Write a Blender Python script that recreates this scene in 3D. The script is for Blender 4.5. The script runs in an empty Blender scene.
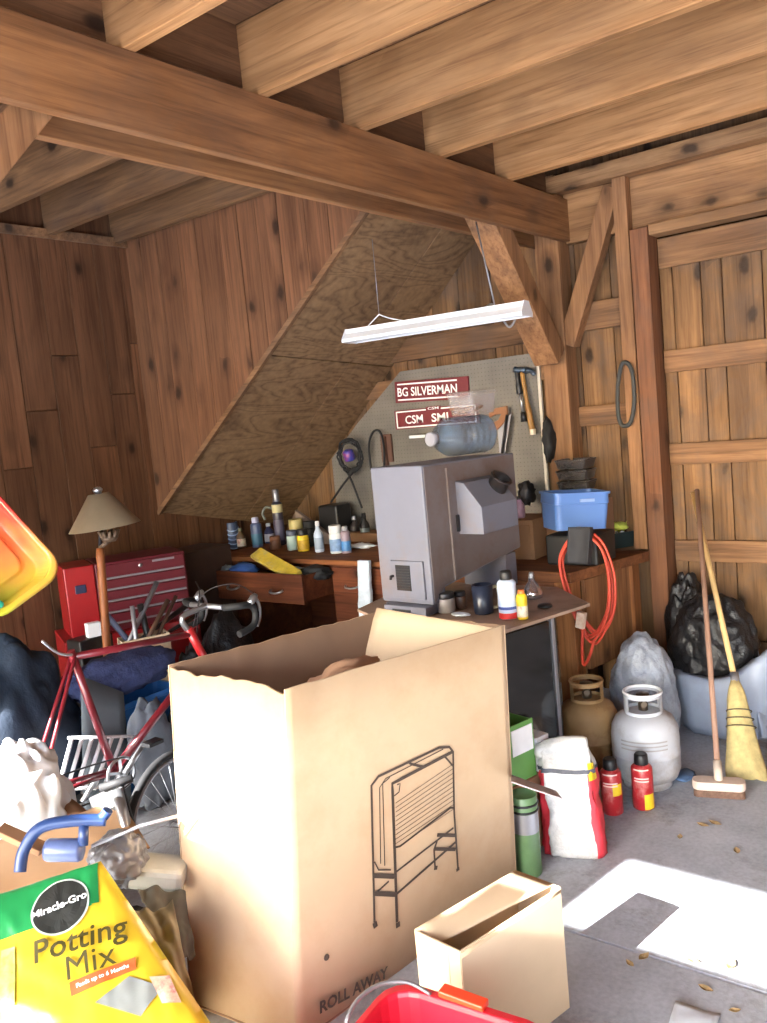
import bpy, bmesh, math, random
from mathutils import Vector, Matrix, noise, Euler
random.seed(7)
S = bpy.context.scene
COL = S.collection
R = math.radians

# ------------------------------------------------------------------ camera
YAW, PITCH, ROLL, FPX, CH = 0.66463426, 0.10465927, 0.09436824, 845.7, 1.75
def cam_axes():
    f = Vector((math.cos(YAW)*math.cos(PITCH), math.sin(YAW)*math.cos(PITCH), -math.sin(PITCH)))
    r = Vector((math.sin(YAW), -math.cos(YAW), 0)); d = f.cross(r)
    c, s = math.cos(ROLL), math.sin(ROLL)
    return c*r + s*d, -s*r + c*d, f
CR, CD, CF = cam_axes()
CO = Vector((0, 0, CH))
cam = bpy.data.cameras.new('camera'); cam_o = bpy.data.objects.new('camera', cam); COL.objects.link(cam_o)
cam.sensor_fit = 'VERTICAL'; cam.sensor_height = 36; cam.lens = 36*FPX/1023; cam.clip_start = .02
M3 = Matrix((CR, -CD, -CF)).transposed()
cam_o.matrix_world = Matrix.Translation(CO) @ M3.to_4x4()
S.camera = cam_o

def ray(px, py): return CR*((px-383.5)/FPX) + CD*((py-511.5)/FPX) + CF
def A(px, py, ax, v):                       # the point of the place seen at a pixel, on the plane axis = v
    d = ray(px, py); return CO + d*((v-CO[ax])/d[ax])
def PD(px, py, dep): return CO + ray(px, py)*dep
def onpl(px, py, p0, n):
    d = ray(px, py); return CO + d*((p0-CO).dot(n)/d.dot(n))
def dep(p): return (Vector(p)-CO).dot(CF)

# ------------------------------------------------------------------ helpers
def lin(c):
    return tuple(((x/255)/12.92 if x/255 <= .04045 else ((x/255+.055)/1.055)**2.4) for x in c)
_M = {}
class NT:
    def __init__(s, name):
        s.m = bpy.data.materials.new(name); s.m.use_nodes = True
        s.t = s.m.node_tree; s.b = s.t.nodes['Principled BSDF']
    def n(s, typ, **k):
        x = s.t.nodes.new(typ)
        for a, v in k.items():
            if a in ('inp',):
                for i, vv in v.items(): x.inputs[i].default_value = vv
            else: setattr(x, a, v)
        return x
    def l(s, a, b): s.t.links.new(a, b)
    def ramp(s, fac, stops):
        r = s.n('ShaderNodeValToRGB'); e = r.color_ramp.elements
        while len(e) < len(stops): e.new(.5)
        for i, (p, c) in enumerate(stops):
            e[i].position = p; e[i].color = (*c, 1) if len(c) == 3 else c
        s.l(fac, r.inputs[0]); return r.outputs[0]
    def mix(s, fac, a, b, mode='MIX'):
        x = s.n('ShaderNodeMix', data_type='RGBA', blend_type=mode)
        for i, v in ((0, fac), (6, a), (7, b)):
            if hasattr(v, 'links'): s.l(v, x.inputs[i])
            elif i == 0: x.inputs[0].default_value = v
            else: x.inputs[i].default_value = (*v, 1)
        return x.outputs[2]
    def bump(s, h, st=.3, dist=.01):
        b = s.n('ShaderNodeBump', inp={'Strength': st, 'Distance': dist}); s.l(h, b.inputs['Height']); s.l(b.outputs[0], s.b.inputs['Normal'])

def mat(name, rgb, rough=.6, metal=0, var=.12, scale=9, dirt=None, dirtamt=.5, bump=0, alpha=None, trans=0, spec=.5, coat=0):
    if name in _M: return _M[name]
    t = NT(name); c = lin(rgb)
    tc = t.n('ShaderNodeTexCoord')
    nz = t.n('ShaderNodeTexNoise', inp={'Scale': scale, 'Detail': 5, 'Roughness': .6}); t.l(tc.outputs['Object'], nz.inputs['Vector'])
    out = t.ramp(nz.outputs[0], [(.25, tuple(x*(1-var) for x in c)), (.75, tuple(min(1, x*(1+var)) for x in c))])
    if dirt:
        n2 = t.n('ShaderNodeTexNoise', inp={'Scale': scale*.7, 'Detail': 8, 'Roughness': .7}); t.l(tc.outputs['Object'], n2.inputs['Vector'])
        f = t.ramp(n2.outputs[0], [(.48, (0, 0, 0)), (.66, (dirtamt,)*3)])
        out = t.mix(f, out, lin(dirt))
    t.l(out, t.b.inputs['Base Color'])
    t.b.inputs['Roughness'].default_value = rough; t.b.inputs['Metallic'].default_value = metal
    t.b.inputs['Specular IOR Level'].default_value = spec
    t.b.inputs['Coat Weight'].default_value = coat
    if trans: t.b.inputs['Transmission Weight'].default_value = trans; t.b.inputs['IOR'].default_value = 1.2
    if alpha is not None: t.b.inputs['Alpha'].default_value = alpha
    if bump: t.bump(nz.outputs[0], bump, .02)
    _M[name] = t.m; return t.m

def wood(name, light, dark, axis=2, tint=.25, knots=.5, grey=0, fine=1.0, rough=.75, stain=0):
    if name in _M: return _M[name]
    t = NT(name)
    g = t.n('ShaderNodeNewGeometry'); oi = t.n('ShaderNodeObjectInfo')
    rnd = t.n('ShaderNodeMath', operation='ADD'); t.l(g.outputs['Random Per Island'], rnd.inputs[0]); t.l(oi.outputs['Random'], rnd.inputs[1])
    fr = t.n('ShaderNodeMath', operation='FRACT'); t.l(rnd.outputs[0], fr.inputs[0])
    off = t.n('ShaderNodeVectorMath', operation='SCALE', inp={0: (17, 31, 23)}); t.l(rnd.outputs[0], off.inputs['Scale'])
    p = t.n('ShaderNodeVectorMath', operation='ADD'); t.l(g.outputs['Position'], p.inputs[0]); t.l(off.outputs[0], p.inputs[1])
    sc = [14*fine]*3; sc[axis] = .9*fine
    mp = t.n('ShaderNodeVectorMath', operation='MULTIPLY', inp={1: tuple(sc)}); t.l(p.outputs[0], mp.inputs[0])
    nz = t.n('ShaderNodeTexNoise', inp={'Scale': 1.0, 'Detail': 6, 'Roughness': .62, 'Distortion': .6}); t.l(mp.outputs[0], nz.inputs['Vector'])
    col = t.ramp(nz.outputs[0], [(.3, lin(dark)), (.62, lin(light)), (.8, tuple(min(1, x*1.12) for x in lin(light)))])
    s2 = [4.]*3; s2[axis] = .8
    m2 = t.n('ShaderNodeVectorMath', operation='MULTIPLY', inp={1: tuple(s2)}); t.l(p.outputs[0], m2.inputs[0])
    n2 = t.n('ShaderNodeTexNoise', inp={'Scale': 1.2, 'Detail': 4, 'Roughness': .6, 'Distortion': 1.0}); t.l(m2.outputs[0], n2.inputs['Vector'])
    col = t.mix(t.ramp(n2.outputs[0], [(.35, (.55,)*3), (.65, (0, 0, 0))]), col, tuple(x*.62 for x in lin(dark)))
    tn = t.ramp(fr.outputs[0], [(0, (1-tint,)*3), (.5, (1, 1, 1)), (1, (1+tint*.5, 1+tint*.42, 1+tint*.3))])
    col = t.mix(1.0, col, tn, 'MULTIPLY')
    # fine growth lines
    s5 = [55*fine]*3; s5[axis] = 1.6*fine
    m5 = t.n('ShaderNodeVectorMath', operation='MULTIPLY', inp={1: tuple(s5)}); t.l(p.outputs[0], m5.inputs[0])
    n5 = t.n('ShaderNodeTexNoise', inp={'Scale': 1.0, 'Detail': 4, 'Roughness': .7, 'Distortion': .4}); t.l(m5.outputs[0], n5.inputs['Vector'])
    col = t.mix(1.0, col, t.ramp(n5.outputs[0], [(.32, (.66, .62, .58)), (.5, (1, 1, 1)), (.7, (1.1, 1.1, 1.08))]), 'MULTIPLY')
    if knots:
        s3 = [7.5]*3; s3[axis] = 4.4
        m3 = t.n('ShaderNodeVectorMath', operation='MULTIPLY', inp={1: tuple(s3)}); t.l(p.outputs[0], m3.inputs[0])
        n3 = t.n('ShaderNodeTexNoise', inp={'Scale': 3, 'Detail': 2}); t.l(m3.outputs[0], n3.inputs['Vector'])
        dm = t.n('ShaderNodeVectorMath', operation='SCALE', inp={'Scale': .18}); t.l(n3.outputs['Color'], dm.inputs[0])
        ad = t.n('ShaderNodeVectorMath', operation='ADD'); t.l(m3.outputs[0], ad.inputs[0]); t.l(dm.outputs[0], ad.inputs[1])
        vo = t.n('ShaderNodeTexVoronoi', inp={'Scale': .85}); t.l(ad.outputs[0], vo.inputs['Vector'])
        sel = t.n('ShaderNodeSeparateColor'); t.l(vo.outputs['Color'], sel.inputs[0])
        gt = t.n('ShaderNodeMath', operation='GREATER_THAN', inp={1: 1-knots*.75}); t.l(sel.outputs[0], gt.inputs[0])
        k = t.ramp(vo.outputs['Distance'], [(.10, (.95,)*3), (.15, (.7,)*3), (.20, (.35,)*3), (.42, (0, 0, 0))])
        km = t.n('ShaderNodeMath', operation='MULTIPLY'); t.l(k, km.inputs[0]); t.l(gt.outputs[0], km.inputs[1])
        col = t.mix(km.outputs[0], col, tuple(x*.2 for x in lin(dark)))
    if stain:
        n4 = t.n('ShaderNodeTexNoise', inp={'Scale': 2.3, 'Detail': 8, 'Roughness': .7, 'Distortion': .8}); t.l(p.outputs[0], n4.inputs['Vector'])
        col = t.mix(t.ramp(n4.outputs[0], [(.45, (0, 0, 0)), (.68, (stain,)*3)]), col, lin((92, 80, 72)))
    t.l(col, t.b.inputs['Base Color']); t.b.inputs['Roughness'].default_value = rough
    t.b.inputs['Specular IOR Level'].default_value = .25
    t.bump(nz.outputs[0], .25, .006)
    _M[name] = t.m; return t.m

_used = {}
def uname(n): return n
ROOT = {}
def T(name, label, cat, loc, rot=(0, 0, 0), group=None):
    o = bpy.data.objects.new(name, None); COL.objects.link(o); o.empty_display_size = .1
    o.location = loc; o.rotation_euler = rot
    o['label'] = label; o['category'] = cat
    if group: o['group'] = group
    ROOT[o] = Matrix.Translation(Vector(loc)) @ Euler(rot).to_matrix().to_4x4()
    return o
def obj(name, bm, m, parent=None, bev=0, smooth=False, label=None, cat=None, group=None, kind=None, sub=0, segs=2):
    """link a bmesh built in world space as one mesh object"""
    if parent is not None:
        W = ROOT[parent]; bm.transform(W.inverted())
    else:
        lo = Vector((min(v.co.x for v in bm.verts), min(v.co.y for v in bm.verts), min(v.co.z for v in bm.verts)))
        hi = Vector((max(v.co.x for v in bm.verts), max(v.co.y for v in bm.verts), lo.z))
        c = (lo+hi)/2; c.z = lo.z
        W = Matrix.Translation(c); bm.transform(W.inverted())
    bmesh.ops.recalc_face_normals(bm, faces=bm.faces)
    me = bpy.data.meshes.new(name); bm.to_mesh(me); bm.free()
    for x in (m if isinstance(m, (list, tuple)) else [m]): me.materials.append(x)
    o = bpy.data.objects.new(name, me); COL.objects.link(o)
    if smooth:
        for p in me.polygons: p.use_smooth = True
    if parent is not None: o.parent = parent
    else: o.location = W.translation
    ROOT[o] = W
    if bev:
        b = o.modifiers.new('bevel', 'BEVEL'); b.width = bev; b.segments = segs; b.limit_method = 'ANGLE'; b.angle_limit = R(40)
    if sub:
        b = o.modifiers.new('sub', 'SUBSURF'); b.levels = sub; b.render_levels = sub
    if label: o['label'] = label
    if cat: o['category'] = cat
    if group: o['group'] = group
    if kind: o['kind'] = kind
    return o
def struct(name, bm, m, bev=0, label=None, cat=None, smooth=False, group=None): return obj(name, bm, m, None, bev, smooth, label, cat, group, 'structure')
def nb(): return bmesh.new()
def box(bm, lo, hi, M=None, mi=0):
    lo = Vector(lo); hi = Vector(hi)
    vs = [bm.verts.new((x, y, z)) for x in (lo.x, hi.x) for y in (lo.y, hi.y) for z in (lo.z, hi.z)]
    if M is not None:
        for v in vs: v.co = M @ v.co
    for f in ((0, 1, 3, 2), (4, 6, 7, 5), (0, 4, 5, 1), (2, 3, 7, 6), (0, 2, 6, 4), (1, 5, 7, 3)):
        ff = bm.faces.new([vs[i] for i in f]); ff.material_index = mi
    return bm
def frame(o, x, y, z): # matrix from origin and axes
    m = Matrix((Vector(x).normalized(), Vector(y).normalized(), Vector(z).normalized())).transposed().to_4x4()
    m.translation = Vector(o); return m
def bar(bm, a, b, w, h, up=(0, 0, 1), mi=0): # square bar from a to b, w wide (side), h along up
    a = Vector(a); b = Vector(b); z = (b-a); L = z.length; z.normalize()
    x = z.cross(Vector(up)).normalized(); y = x.cross(z)*-1
    return box(bm, (-w/2, -h/2, 0), (w/2, h/2, L), frame(a, x, z.cross(x), z), mi)
def smooth_pts(P, n=6, closed=False):
    P = [Vector(p) for p in P]; out = []; N = len(P)
    for i in range(N if closed else N-1):
        g = (lambda k: P[k % N]) if closed else (lambda k: P[max(0, min(N-1, k))])
        p0, p1, p2, p3 = g(i-1), g(i), g(i+1), g(i+2)
        for j in range(n):
            t = j/n
            out.append(.5*((2*p1)+(p2-p0)*t+(2*p0-5*p1+4*p2-p3)*t*t+(3*p1-p0-3*p2+p3)*t**3))
    if not closed: out.append(P[-1])
    return out
def tube(bm, pts, r, n=8, closed=False, caps=True, mi=0):
    pts = [Vector(p) for p in pts]; N = len(pts)
    rs = r if isinstance(r, (list, tuple)) else [r]*N
    rings = []; nrm = None
    for i in range(N):
        if closed: t = pts[(i+1) % N]-pts[i-1]
        else: t = pts[min(i+1, N-1)]-pts[max(i-1, 0)]
        if t.length < 1e-9: t = Vector((0, 0, 1))
        t.normalize()
        if nrm is None:
            nrm = t.orthogonal().normalized()
        else:
            nrm = (nrm - t*nrm.dot(t))
            nrm = nrm.normalized() if nrm.length > 1e-6 else t.orthogonal().normalized()
        bi = t.cross(nrm)
        rings.append([bm.verts.new(pts[i]+(nrm*math.cos(a)+bi*math.sin(a))*rs[i]) for a in [2*math.pi*k/n for k in range(n)]])
    for i in range(N if closed else N-1):
        a, b = rings[i], rings[(i+1) % N]
        if closed and i == N-1:
            k0 = min(range(n), key=lambda k: (b[k].co-a[0].co).length)
        else: k0 = 0
        for k in range(n):
            f = bm.faces.new((a[k], a[(k+1) % n], b[(k+1+k0) % n], b[(k+k0) % n])); f.material_index = mi; f.smooth = True
    if caps and not closed:
        for rg in (rings[0], rings[-1]):
            f = bm.faces.new(rg); f.material_index = mi
    return bm
def lathe(bm, prof, M, n=20, mi=0, cap=True):
    rings = []
    for r, z in prof:
        if r < 1e-5: rings.append([bm.verts.new(M @ Vector((0, 0, z)))])
        else: rings.append([bm.verts.new(M @ Vector((r*math.cos(2*math.pi*k/n), r*math.sin(2*math.pi*k/n), z))) for k in range(n)])
    for a, b in zip(rings, rings[1:]):
        for k in range(n):
            q = [a[k % len(a)], a[(k+1) % len(a)], b[(k+1) % len(b)], b[k % len(b)]]
            u = []
            for v in q:
                if v not in u: u.append(v)
            if len(u) > 2:
                f = bm.faces.new(u); f.material_index = mi; f.smooth = True
    if cap:
        for rg in (rings[0], rings[-1]):
            if len(rg) > 2: bm.faces.new(rg).material_index = mi
    return bm
def TZ(p): return Matrix.Translation(Vector(p))
def AX(p, z, xh=(0, 0, 1)):
    z = Vector(z).normalized(); x = Vector(xh) - z*Vector(xh).dot(z)
    if x.length < 1e-4: x = z.orthogonal()
    x.normalize(); return frame(p, x, z.cross(x), z)
def prism(bm, poly, M, d, mi=0): # polygon in local xy, extruded 0..d along local z
    a = [bm.verts.new(M @ Vector((x, y, 0))) for x, y in poly]; b = [bm.verts.new(M @ Vector((x, y, d))) for x, y in poly]
    n = len(poly)
    bm.faces.new(a).material_index = mi; bm.faces.new(b[::-1]).material_index = mi
    for i in range(n): bm.faces.new((a[i], b[i], b[(i+1) % n], a[(i+1) % n])).material_index = mi
    return bm
def rrect(w, h, r, n=4):
    out = []
    for cx, cy, a0 in ((w/2-r, h/2-r, 0), (-w/2+r, h/2-r, 90), (-w/2+r, -h/2+r, 180), (w/2-r, -h/2+r, 270)):
        for k in range(n+1):
            a = R(a0+90*k/n); out.append((cx+r*math.cos(a), cy+r*math.sin(a)))
    return out
def loft(bm, loops, cap0=True, cap1=True, mi=0, sm=False):
    rg = [[bm.verts.new(p) for p in L] for L in loops]
    n = len(rg[0])
    for a, b in zip(rg, rg[1:]):
        for k in range(n):
            f = bm.faces.new((a[k], a[(k+1) % n], b[(k+1) % n], b[k])); f.material_index = mi; f.smooth = sm
    if cap0: bm.faces.new(rg[0]).material_index = mi
    if cap1: bm.faces.new(rg[-1]).material_index = mi
    return bm
def lump(bm, c, s, amp=.25, fr=2.5, seed=0, floor=None, sub=4, M=None, crease=0):
    r = bmesh.ops.create_icosphere(bm, subdivisions=sub, radius=1)
    for v in r['verts']:
        d = v.co.copy(); q = d*fr + Vector((seed*7.1, seed*3.3, seed*1.7))
        k = 1 + amp*noise.fractal(q, 1.1, 2.1, 3)
        if crease: k += crease*(abs(noise.noise(q*1.6))**.7*.55-.16)
        p = Vector((d.x*s[0], d.y*s[1], d.z*s[2]))*k
        if M is not None: p = M @ p
        v.co = Vector(c)+p
        if floor is not None and v.co.z < floor: v.co.z = floor + .001*(abs(v.co.x*7 % 1))
    for f in bm.faces: f.smooth = True
    return bm
def sheet(bm, P00, P10, P01, P11, nu=16, nv=16, amp=.02, fr=6, seed=0, th=0.004, f=None):
    P00, P10, P01, P11 = map(Vector, (P00, P10, P01, P11))
    n0 = (P10-P00).cross(P01-P00).normalized(); g = []
    for i in range(nu+1):
        row = []
        for j in range(nv+1):
            u, v = i/nu, j/nv
            p = P00*(1-u)*(1-v)+P10*u*(1-v)+P01*(1-u)*v+P11*u*v
            h = amp*noise.fractal(p*fr+Vector((seed, seed, 0)), .8, 2, 3)
            if f: h += f(u, v)
            row.append((p+n0*h))
        g.append(row)
    A1 = [[bm.verts.new(p) for p in r] for r in g]; B1 = [[bm.verts.new(p-n0*th) for p in r] for r in g]
    for i in range(nu):
        for j in range(nv):
            q = bm.faces.new((A1[i][j], A1[i+1][j], A1[i+1][j+1], A1[i][j+1])); q.smooth = True
            q = bm.faces.new((B1[i][j], B1[i][j+1], B1[i+1][j+1], B1[i+1][j])); q.smooth = True
    for i in range(nu):
        for j in (0, nv): bm.faces.new((A1[i][j], A1[i+1][j], B1[i+1][j], B1[i][j]))
    for j in range(nv):
        for i in (0, nu): bm.faces.new((A1[i][j], A1[i][j+1], B1[i][j+1], B1[i][j]))
    return bm
def text_bm(s, width=None, height=None, bold=0, ext=.0006, sx=1):
    c = bpy.data.curves.new('lettering', 'FONT'); c.body = s; c.align_x = 'CENTER'; c.align_y = 'CENTER'; c.offset = bold; c.extrude = 0; c.resolution_u = 3
    o = bpy.data.objects.new('lettering', c); COL.objects.link(o)
    bpy.context.view_layer.update()
    dg = bpy.context.evaluated_depsgraph_get(); me = bpy.data.meshes.new_from_object(o.evaluated_get(dg))
    bm = nb(); bm.from_mesh(me)
    bpy.data.objects.remove(o); bpy.data.curves.remove(c); bpy.data.meshes.remove(me)
    xs = [v.co.x for v in bm.verts]; ys = [v.co.y for v in bm.verts]
    w, h = max(xs)-min(xs), max(ys)-min(ys); cx, cy = (max(xs)+min(xs))/2, (max(ys)+min(ys))/2
    k = (width/w) if width else height/h
    ky = (height/h) if height else k
    for v in bm.verts: v.co = Vector(((v.co.x-cx)*k*sx, (v.co.y-cy)*ky, 0))
    return bm

# ------------------------------------------------------------------ materials of the building
XW, YB, XS = 4.75, 4.70, 3.54
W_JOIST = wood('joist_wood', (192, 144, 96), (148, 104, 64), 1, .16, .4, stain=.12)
W_BEAM = wood('beam_wood', (156, 110, 70), (114, 76, 46), 0, .12, .4, stain=.25)
W_POST = wood('post_wood', (164, 120, 82), (120, 84, 56), 2, .15, .5, stain=.2)
W_RED = wood('door_post_wood', (146, 98, 66), (104, 66, 44), 2, .12, .3, stain=.3)
W_RAIL = wood('rail_wood', (150, 112, 78), (104, 74, 50), 1, .18, .4, stain=.4)
W_BOARD = wood('weathered_board', (144, 108, 72), (100, 72, 46), 2, .36, .9, stain=.6)
W_PINE = wood('pine_board', (122, 84, 58), (94, 62, 41), 2, .2, .85, rough=.65)
W_PLATE = wood('plate_wood', (176, 134, 92), (130, 94, 62), 1, .15, .4, stain=.2)
W_JOIST_DIM = wood('dimmed_joist_wood', (128, 94, 62), (92, 64, 42), 1, .16, .4, stain=.2)  # joist wood, its colour darkened for the weaker light beyond the beam
W_DECK = wood('deck_board', (120, 86, 58), (84, 58, 40), 0, .3, .3)
W_BENCH = wood('bench_wood', (150, 96, 60), (98, 58, 36), 1, .2, .3)
W_BENCHV = wood('bench_leg_wood', (182, 122, 74), (134, 84, 50), 2, .2, .3)
W_DESK = wood('desk_wood', (122, 68, 42), (86, 44, 28), 1, .15, .15, rough=.5)

def plywood():
    t = NT('plywood')
    g = t.n('ShaderNodeNewGeometry')
    mp = t.n('ShaderNodeVectorMath', operation='MULTIPLY', inp={1: (.55, 2.2, 2.8)}); t.l(g.outputs['Position'], mp.inputs[0])
    nz = t.n('ShaderNodeTexNoise', inp={'Scale': 1.6, 'Detail': 3, 'Roughness': .5, 'Distortion': .7}); t.l(mp.outputs[0], nz.inputs['Vector'])
    m = t.n('ShaderNodeMath', operation='MULTIPLY', inp={1: 13.0}); t.l(nz.outputs[0], m.inputs[0])
    f = t.n('ShaderNodeMath', operation='PINGPONG', inp={1: .5}); t.l(m.outputs[0], f.inputs[0])
    c1 = t.ramp(f.outputs[0], [(.0, lin((94, 68, 44))), (.25, lin((146, 112, 76))), (.5, lin((154, 122, 86)))])
    n2 = t.n('ShaderNodeTexNoise', inp={'Scale': 30, 'Detail': 5}); t.l(g.outputs['Position'], n2.inputs['Vector'])
    c = t.mix(.5, c1, t.ramp(n2.outputs[0], [(.3, lin((100, 74, 50))), (.7, lin((150, 118, 82)))]))
    tn = t.ramp(g.outputs['Random Per Island'], [(0, (.85,)*3), (1, (1.08,)*3)])
    t.l(t.mix(1, c, tn, 'MULTIPLY'), t.b.inputs['Base Color']); t.b.inputs['Roughness'].default_value = .8
    return t.m
PLY = plywood()

def concrete():
    t = NT('concrete')
    g = t.n('ShaderNodeNewGeometry')
    n1 = t.n('ShaderNodeTexNoise', inp={'Scale': 2.2, 'Detail': 9, 'Roughness': .68}); t.l(g.outputs['Position'], n1.inputs['Vector'])
    n2 = t.n('ShaderNodeTexNoise', inp={'Scale': 60, 'Detail': 3}); t.l(g.outputs['Position'], n2.inputs['Vector'])
    c = t.ramp(n1.outputs[0], [(.3, lin((142, 147, 157))), (.5, lin((174, 180, 191))), (.72, lin((198, 204, 214)))])
    c = t.mix(.25, c, t.ramp(n2.outputs[0], [(.3, lin((110, 108, 106))), (.7, lin((186, 186, 188)))]))
    n3 = t.n('ShaderNodeTexNoise', inp={'Scale': 1.3, 'Detail': 10, 'Roughness': .78, 'Distortion': .5}); t.l(g.outputs['Position'], n3.inputs['Vector'])
    c = t.mix(t.ramp(n3.outputs[0], [(.52, (0, 0, 0)), (.66, (.75,)*3)]), c, lin((108, 98, 90)))
    t.l(c, t.b.inputs['Base Color']); t.b.inputs['Roughness'].default_value = .85
    t.bump(n2.outputs[0], .25, .004)
    return t.m
CONC = concrete()

# ------------------------------------------------------------------ setting
bm = nb()
xc = 2.405                                                     # control joint between two pours of the slab
box(bm, (-2.2, -3, -.12), (xc-.006, 4.9, 0)); box(bm, (xc+.006, -3, -.12), (5.2, 4.9, 0)); box(bm, (xc-.006, -3, -.12), (xc+.006, 4.9, -.014))
struct('floor', bm, CONC, label='grey concrete slab with a straight joint')
DRIVE = mat('driveway_gravel', (174, 180, 190), .95, var=.2, scale=3)
bm = nb(); box(bm, (-40, -40, -.3), (-2.2, 40, -.1)); struct('ground_outside', bm, DRIVE)

# right wall: vertical boards behind girts and posts
bm = nb(); y = 1.76
while y < YB+.1:
    w = random.choice((.19, .24, .17, .21)); box(bm, (XW+.002+random.random()*.004, y, 0), (XW+.03, min(y+w, YB+.12)-.005, 3.2)); y += w
y = 1.70
box(bm, (XW, -3, 2.66), (XW+.03, 1.755, 3.2))
y = -.9
while y > -3:
    box(bm, (XW, y-.22, 0), (XW+.03, y-.006, 2.66)); y -= .226
box(bm, (XW+.034, -3, 2.0), (XW+.06, 1.7, 3.2)); box(bm, (XW+.034, 1.66, 0), (XW+.06, 4.9, 3.2)); box(bm, (XW+.034, -3, 0), (XW+.06, -.9, 3.2))
struct('wall_right', bm, W_BOARD, .003)
def girt(z0, z1, y0, y1, x0=XW-.045, name='wall_girt', m=None):
    bm = nb(); box(bm, (x0, y0, z0), (XW, y1, z1)); struct(name, bm, m or W_RAIL, .004)
za = A(590, 302, 0, XW-.045).z; zb = A(590, 330, 0, XW-.045).z
girt(zb, za, 1.83, 2.155); girt(zb-.02, za-.03, 2.315, 4.66)
za = A(590, 406, 0, XW-.045).z; zb = A(590, 426, 0, XW-.045).z
girt(zb, za, 1.83, 2.155); girt(zb+.3, za+.3, 2.315, 4.66)
girt(.86, .97, 1.83, 4.66)
# barn door
zs = [A(700, 358, 0, XW-.02).z, A(700, 453, 0, XW-.02).z, A(700, 551, 0, XW-.02).z, .32]
dz = .06
bm = nb(); y = 1.645
for w in (.07, .15, .11, .2, .17, .23, .18, .22, .17, .21, .19, .22, .2, .18):
    box(bm, (XW+.006, y-w+.005, .02), (XW+.03, y, 2.6)); y -= w
DOOR = T('door_1', 'barn door of wide upright boards with horizontal rails', 'door', (XW, .4, 0)); DOOR['kind'] = 'structure'; del DOOR['category']
obj('door_boards', bm, W_BOARD, DOOR, .004)
bm = nb(); box(bm, (XW+.034, -.9, .0), (XW+.05, 1.66, 2.66)); obj('door_light_stop', bm, W_DECK, DOOR)  # added board, stops daylight showing through the door gaps
for z in zs:
    bm = nb(); box(bm, (XW-.026, -.85, z-dz), (XW+.004, 1.638, z+dz)); obj('rail', bm, W_RAIL, DOOR, .004)
bm = nb(); box(bm, (XW-.026, -.85, 2.44), (XW+.004, 1.638, 2.6)); obj('rail', bm, W_RAIL, DOOR, .004)
bm = nb(); box(bm, (4.60, 1.645, 0), (4.75, 1.742, 2.655)); struct('door_frame_post', bm, W_RED, .004)
bm = nb(); box(bm, (4.62, -2.9, 2.61), (4.75, 1.645, 2.665)); struct('door_header', bm, W_PLATE, .003)
bm = nb(); box(bm, (4.68, -2.9, 2.67), (4.75, 2.15, 2.945)); struct('header_plank', bm, W_PLATE, .003)
bm = nb(); box(bm, (4.58, -2.9, 2.945), (4.75, 2.36, 3.035)); struct('wall_plate', bm, W_PLATE, .003)
bm = nb(); box(bm, (4.61, 1.752, .9), (4.75, 1.828, 2.945)); struct('wall_stud', bm, W_POST, .003)
# corner post, beam (two planks either side of the post), knee braces
bm = nb(); box(bm, (4.6, 2.162, 0), (4.748, 2.31, 3.05)); struct('corner_post', bm, W_POST, .004)
bm = nb(); box(bm, (-2, 2.122, 2.68), (4.75, 2.16, 2.915)); struct('beam_plank', bm, W_BEAM, .003)
bm = nb(); box(bm, (-2, 2.312, 2.68), (4.75, 2.352, 2.96)); struct('beam_plank', bm, W_BEAM, .003)
bm = nb()
bar(bm, (3.83, 2.236, 2.86), (4.545, 2.236, 2.03), .13, .15, (0, 1, 0)); struct('knee_brace', bm, W_POST, .004)
bm = nb(); p1 = A(566, 345, 0, 4.62); p2 = A(611, 186, 0, 4.62)
bar(bm, (4.66, p1.y, p1.z), (4.66, p2.y, p2.z), .1, .085, (1, 0, 0)); struct('knee_brace', bm, W_POST, .004)
bm = nb(); bar(bm, (1.47, 2.236, 2.78), (.72, 2.236, 1.92), .1, .09, (0, 1, 0)); struct('knee_brace', bm, W_POST, .004)
# joists
xs = [.0, .56, 1.12]+[A(*q, 2, 2.915).x for q in ((125, 50), (265, 92), (370, 125), (450, 153), (515, 178))]
xs[3] = 1.68
for x in xs:
    bm = nb(); box(bm, (x, -3, 2.916), (x+.045, 2.34, 3.17)); struct('ceiling_joist', bm, W_JOIST, .003)
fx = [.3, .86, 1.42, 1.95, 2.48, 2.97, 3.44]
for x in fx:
    bm = nb(); box(bm, (x, 2.36, 3.05), (x+.045, 4.7, 3.29)); struct('ceiling_joist', bm, W_JOIST_DIM, .003)
bm = nb(); x = -2.1
while x < 4.8:
    box(bm, (x, -3, 3.171), (x+.132, 2.35, 3.19)); box(bm, (x, 2.35, 3.291), (x+.132, 4.9, 3.31)); x += .14
box(bm, (-2.2, -3.1, 3.32), (5, 5, 3.36))
struct('ceiling', bm, W_DECK)
# blocking between joists above the beam
bm = nb(); box(bm, (-2, 2.20, 2.96), (4.58, 2.24, 3.17)); struct('joist_blocking', bm, W_DECK)

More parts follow.
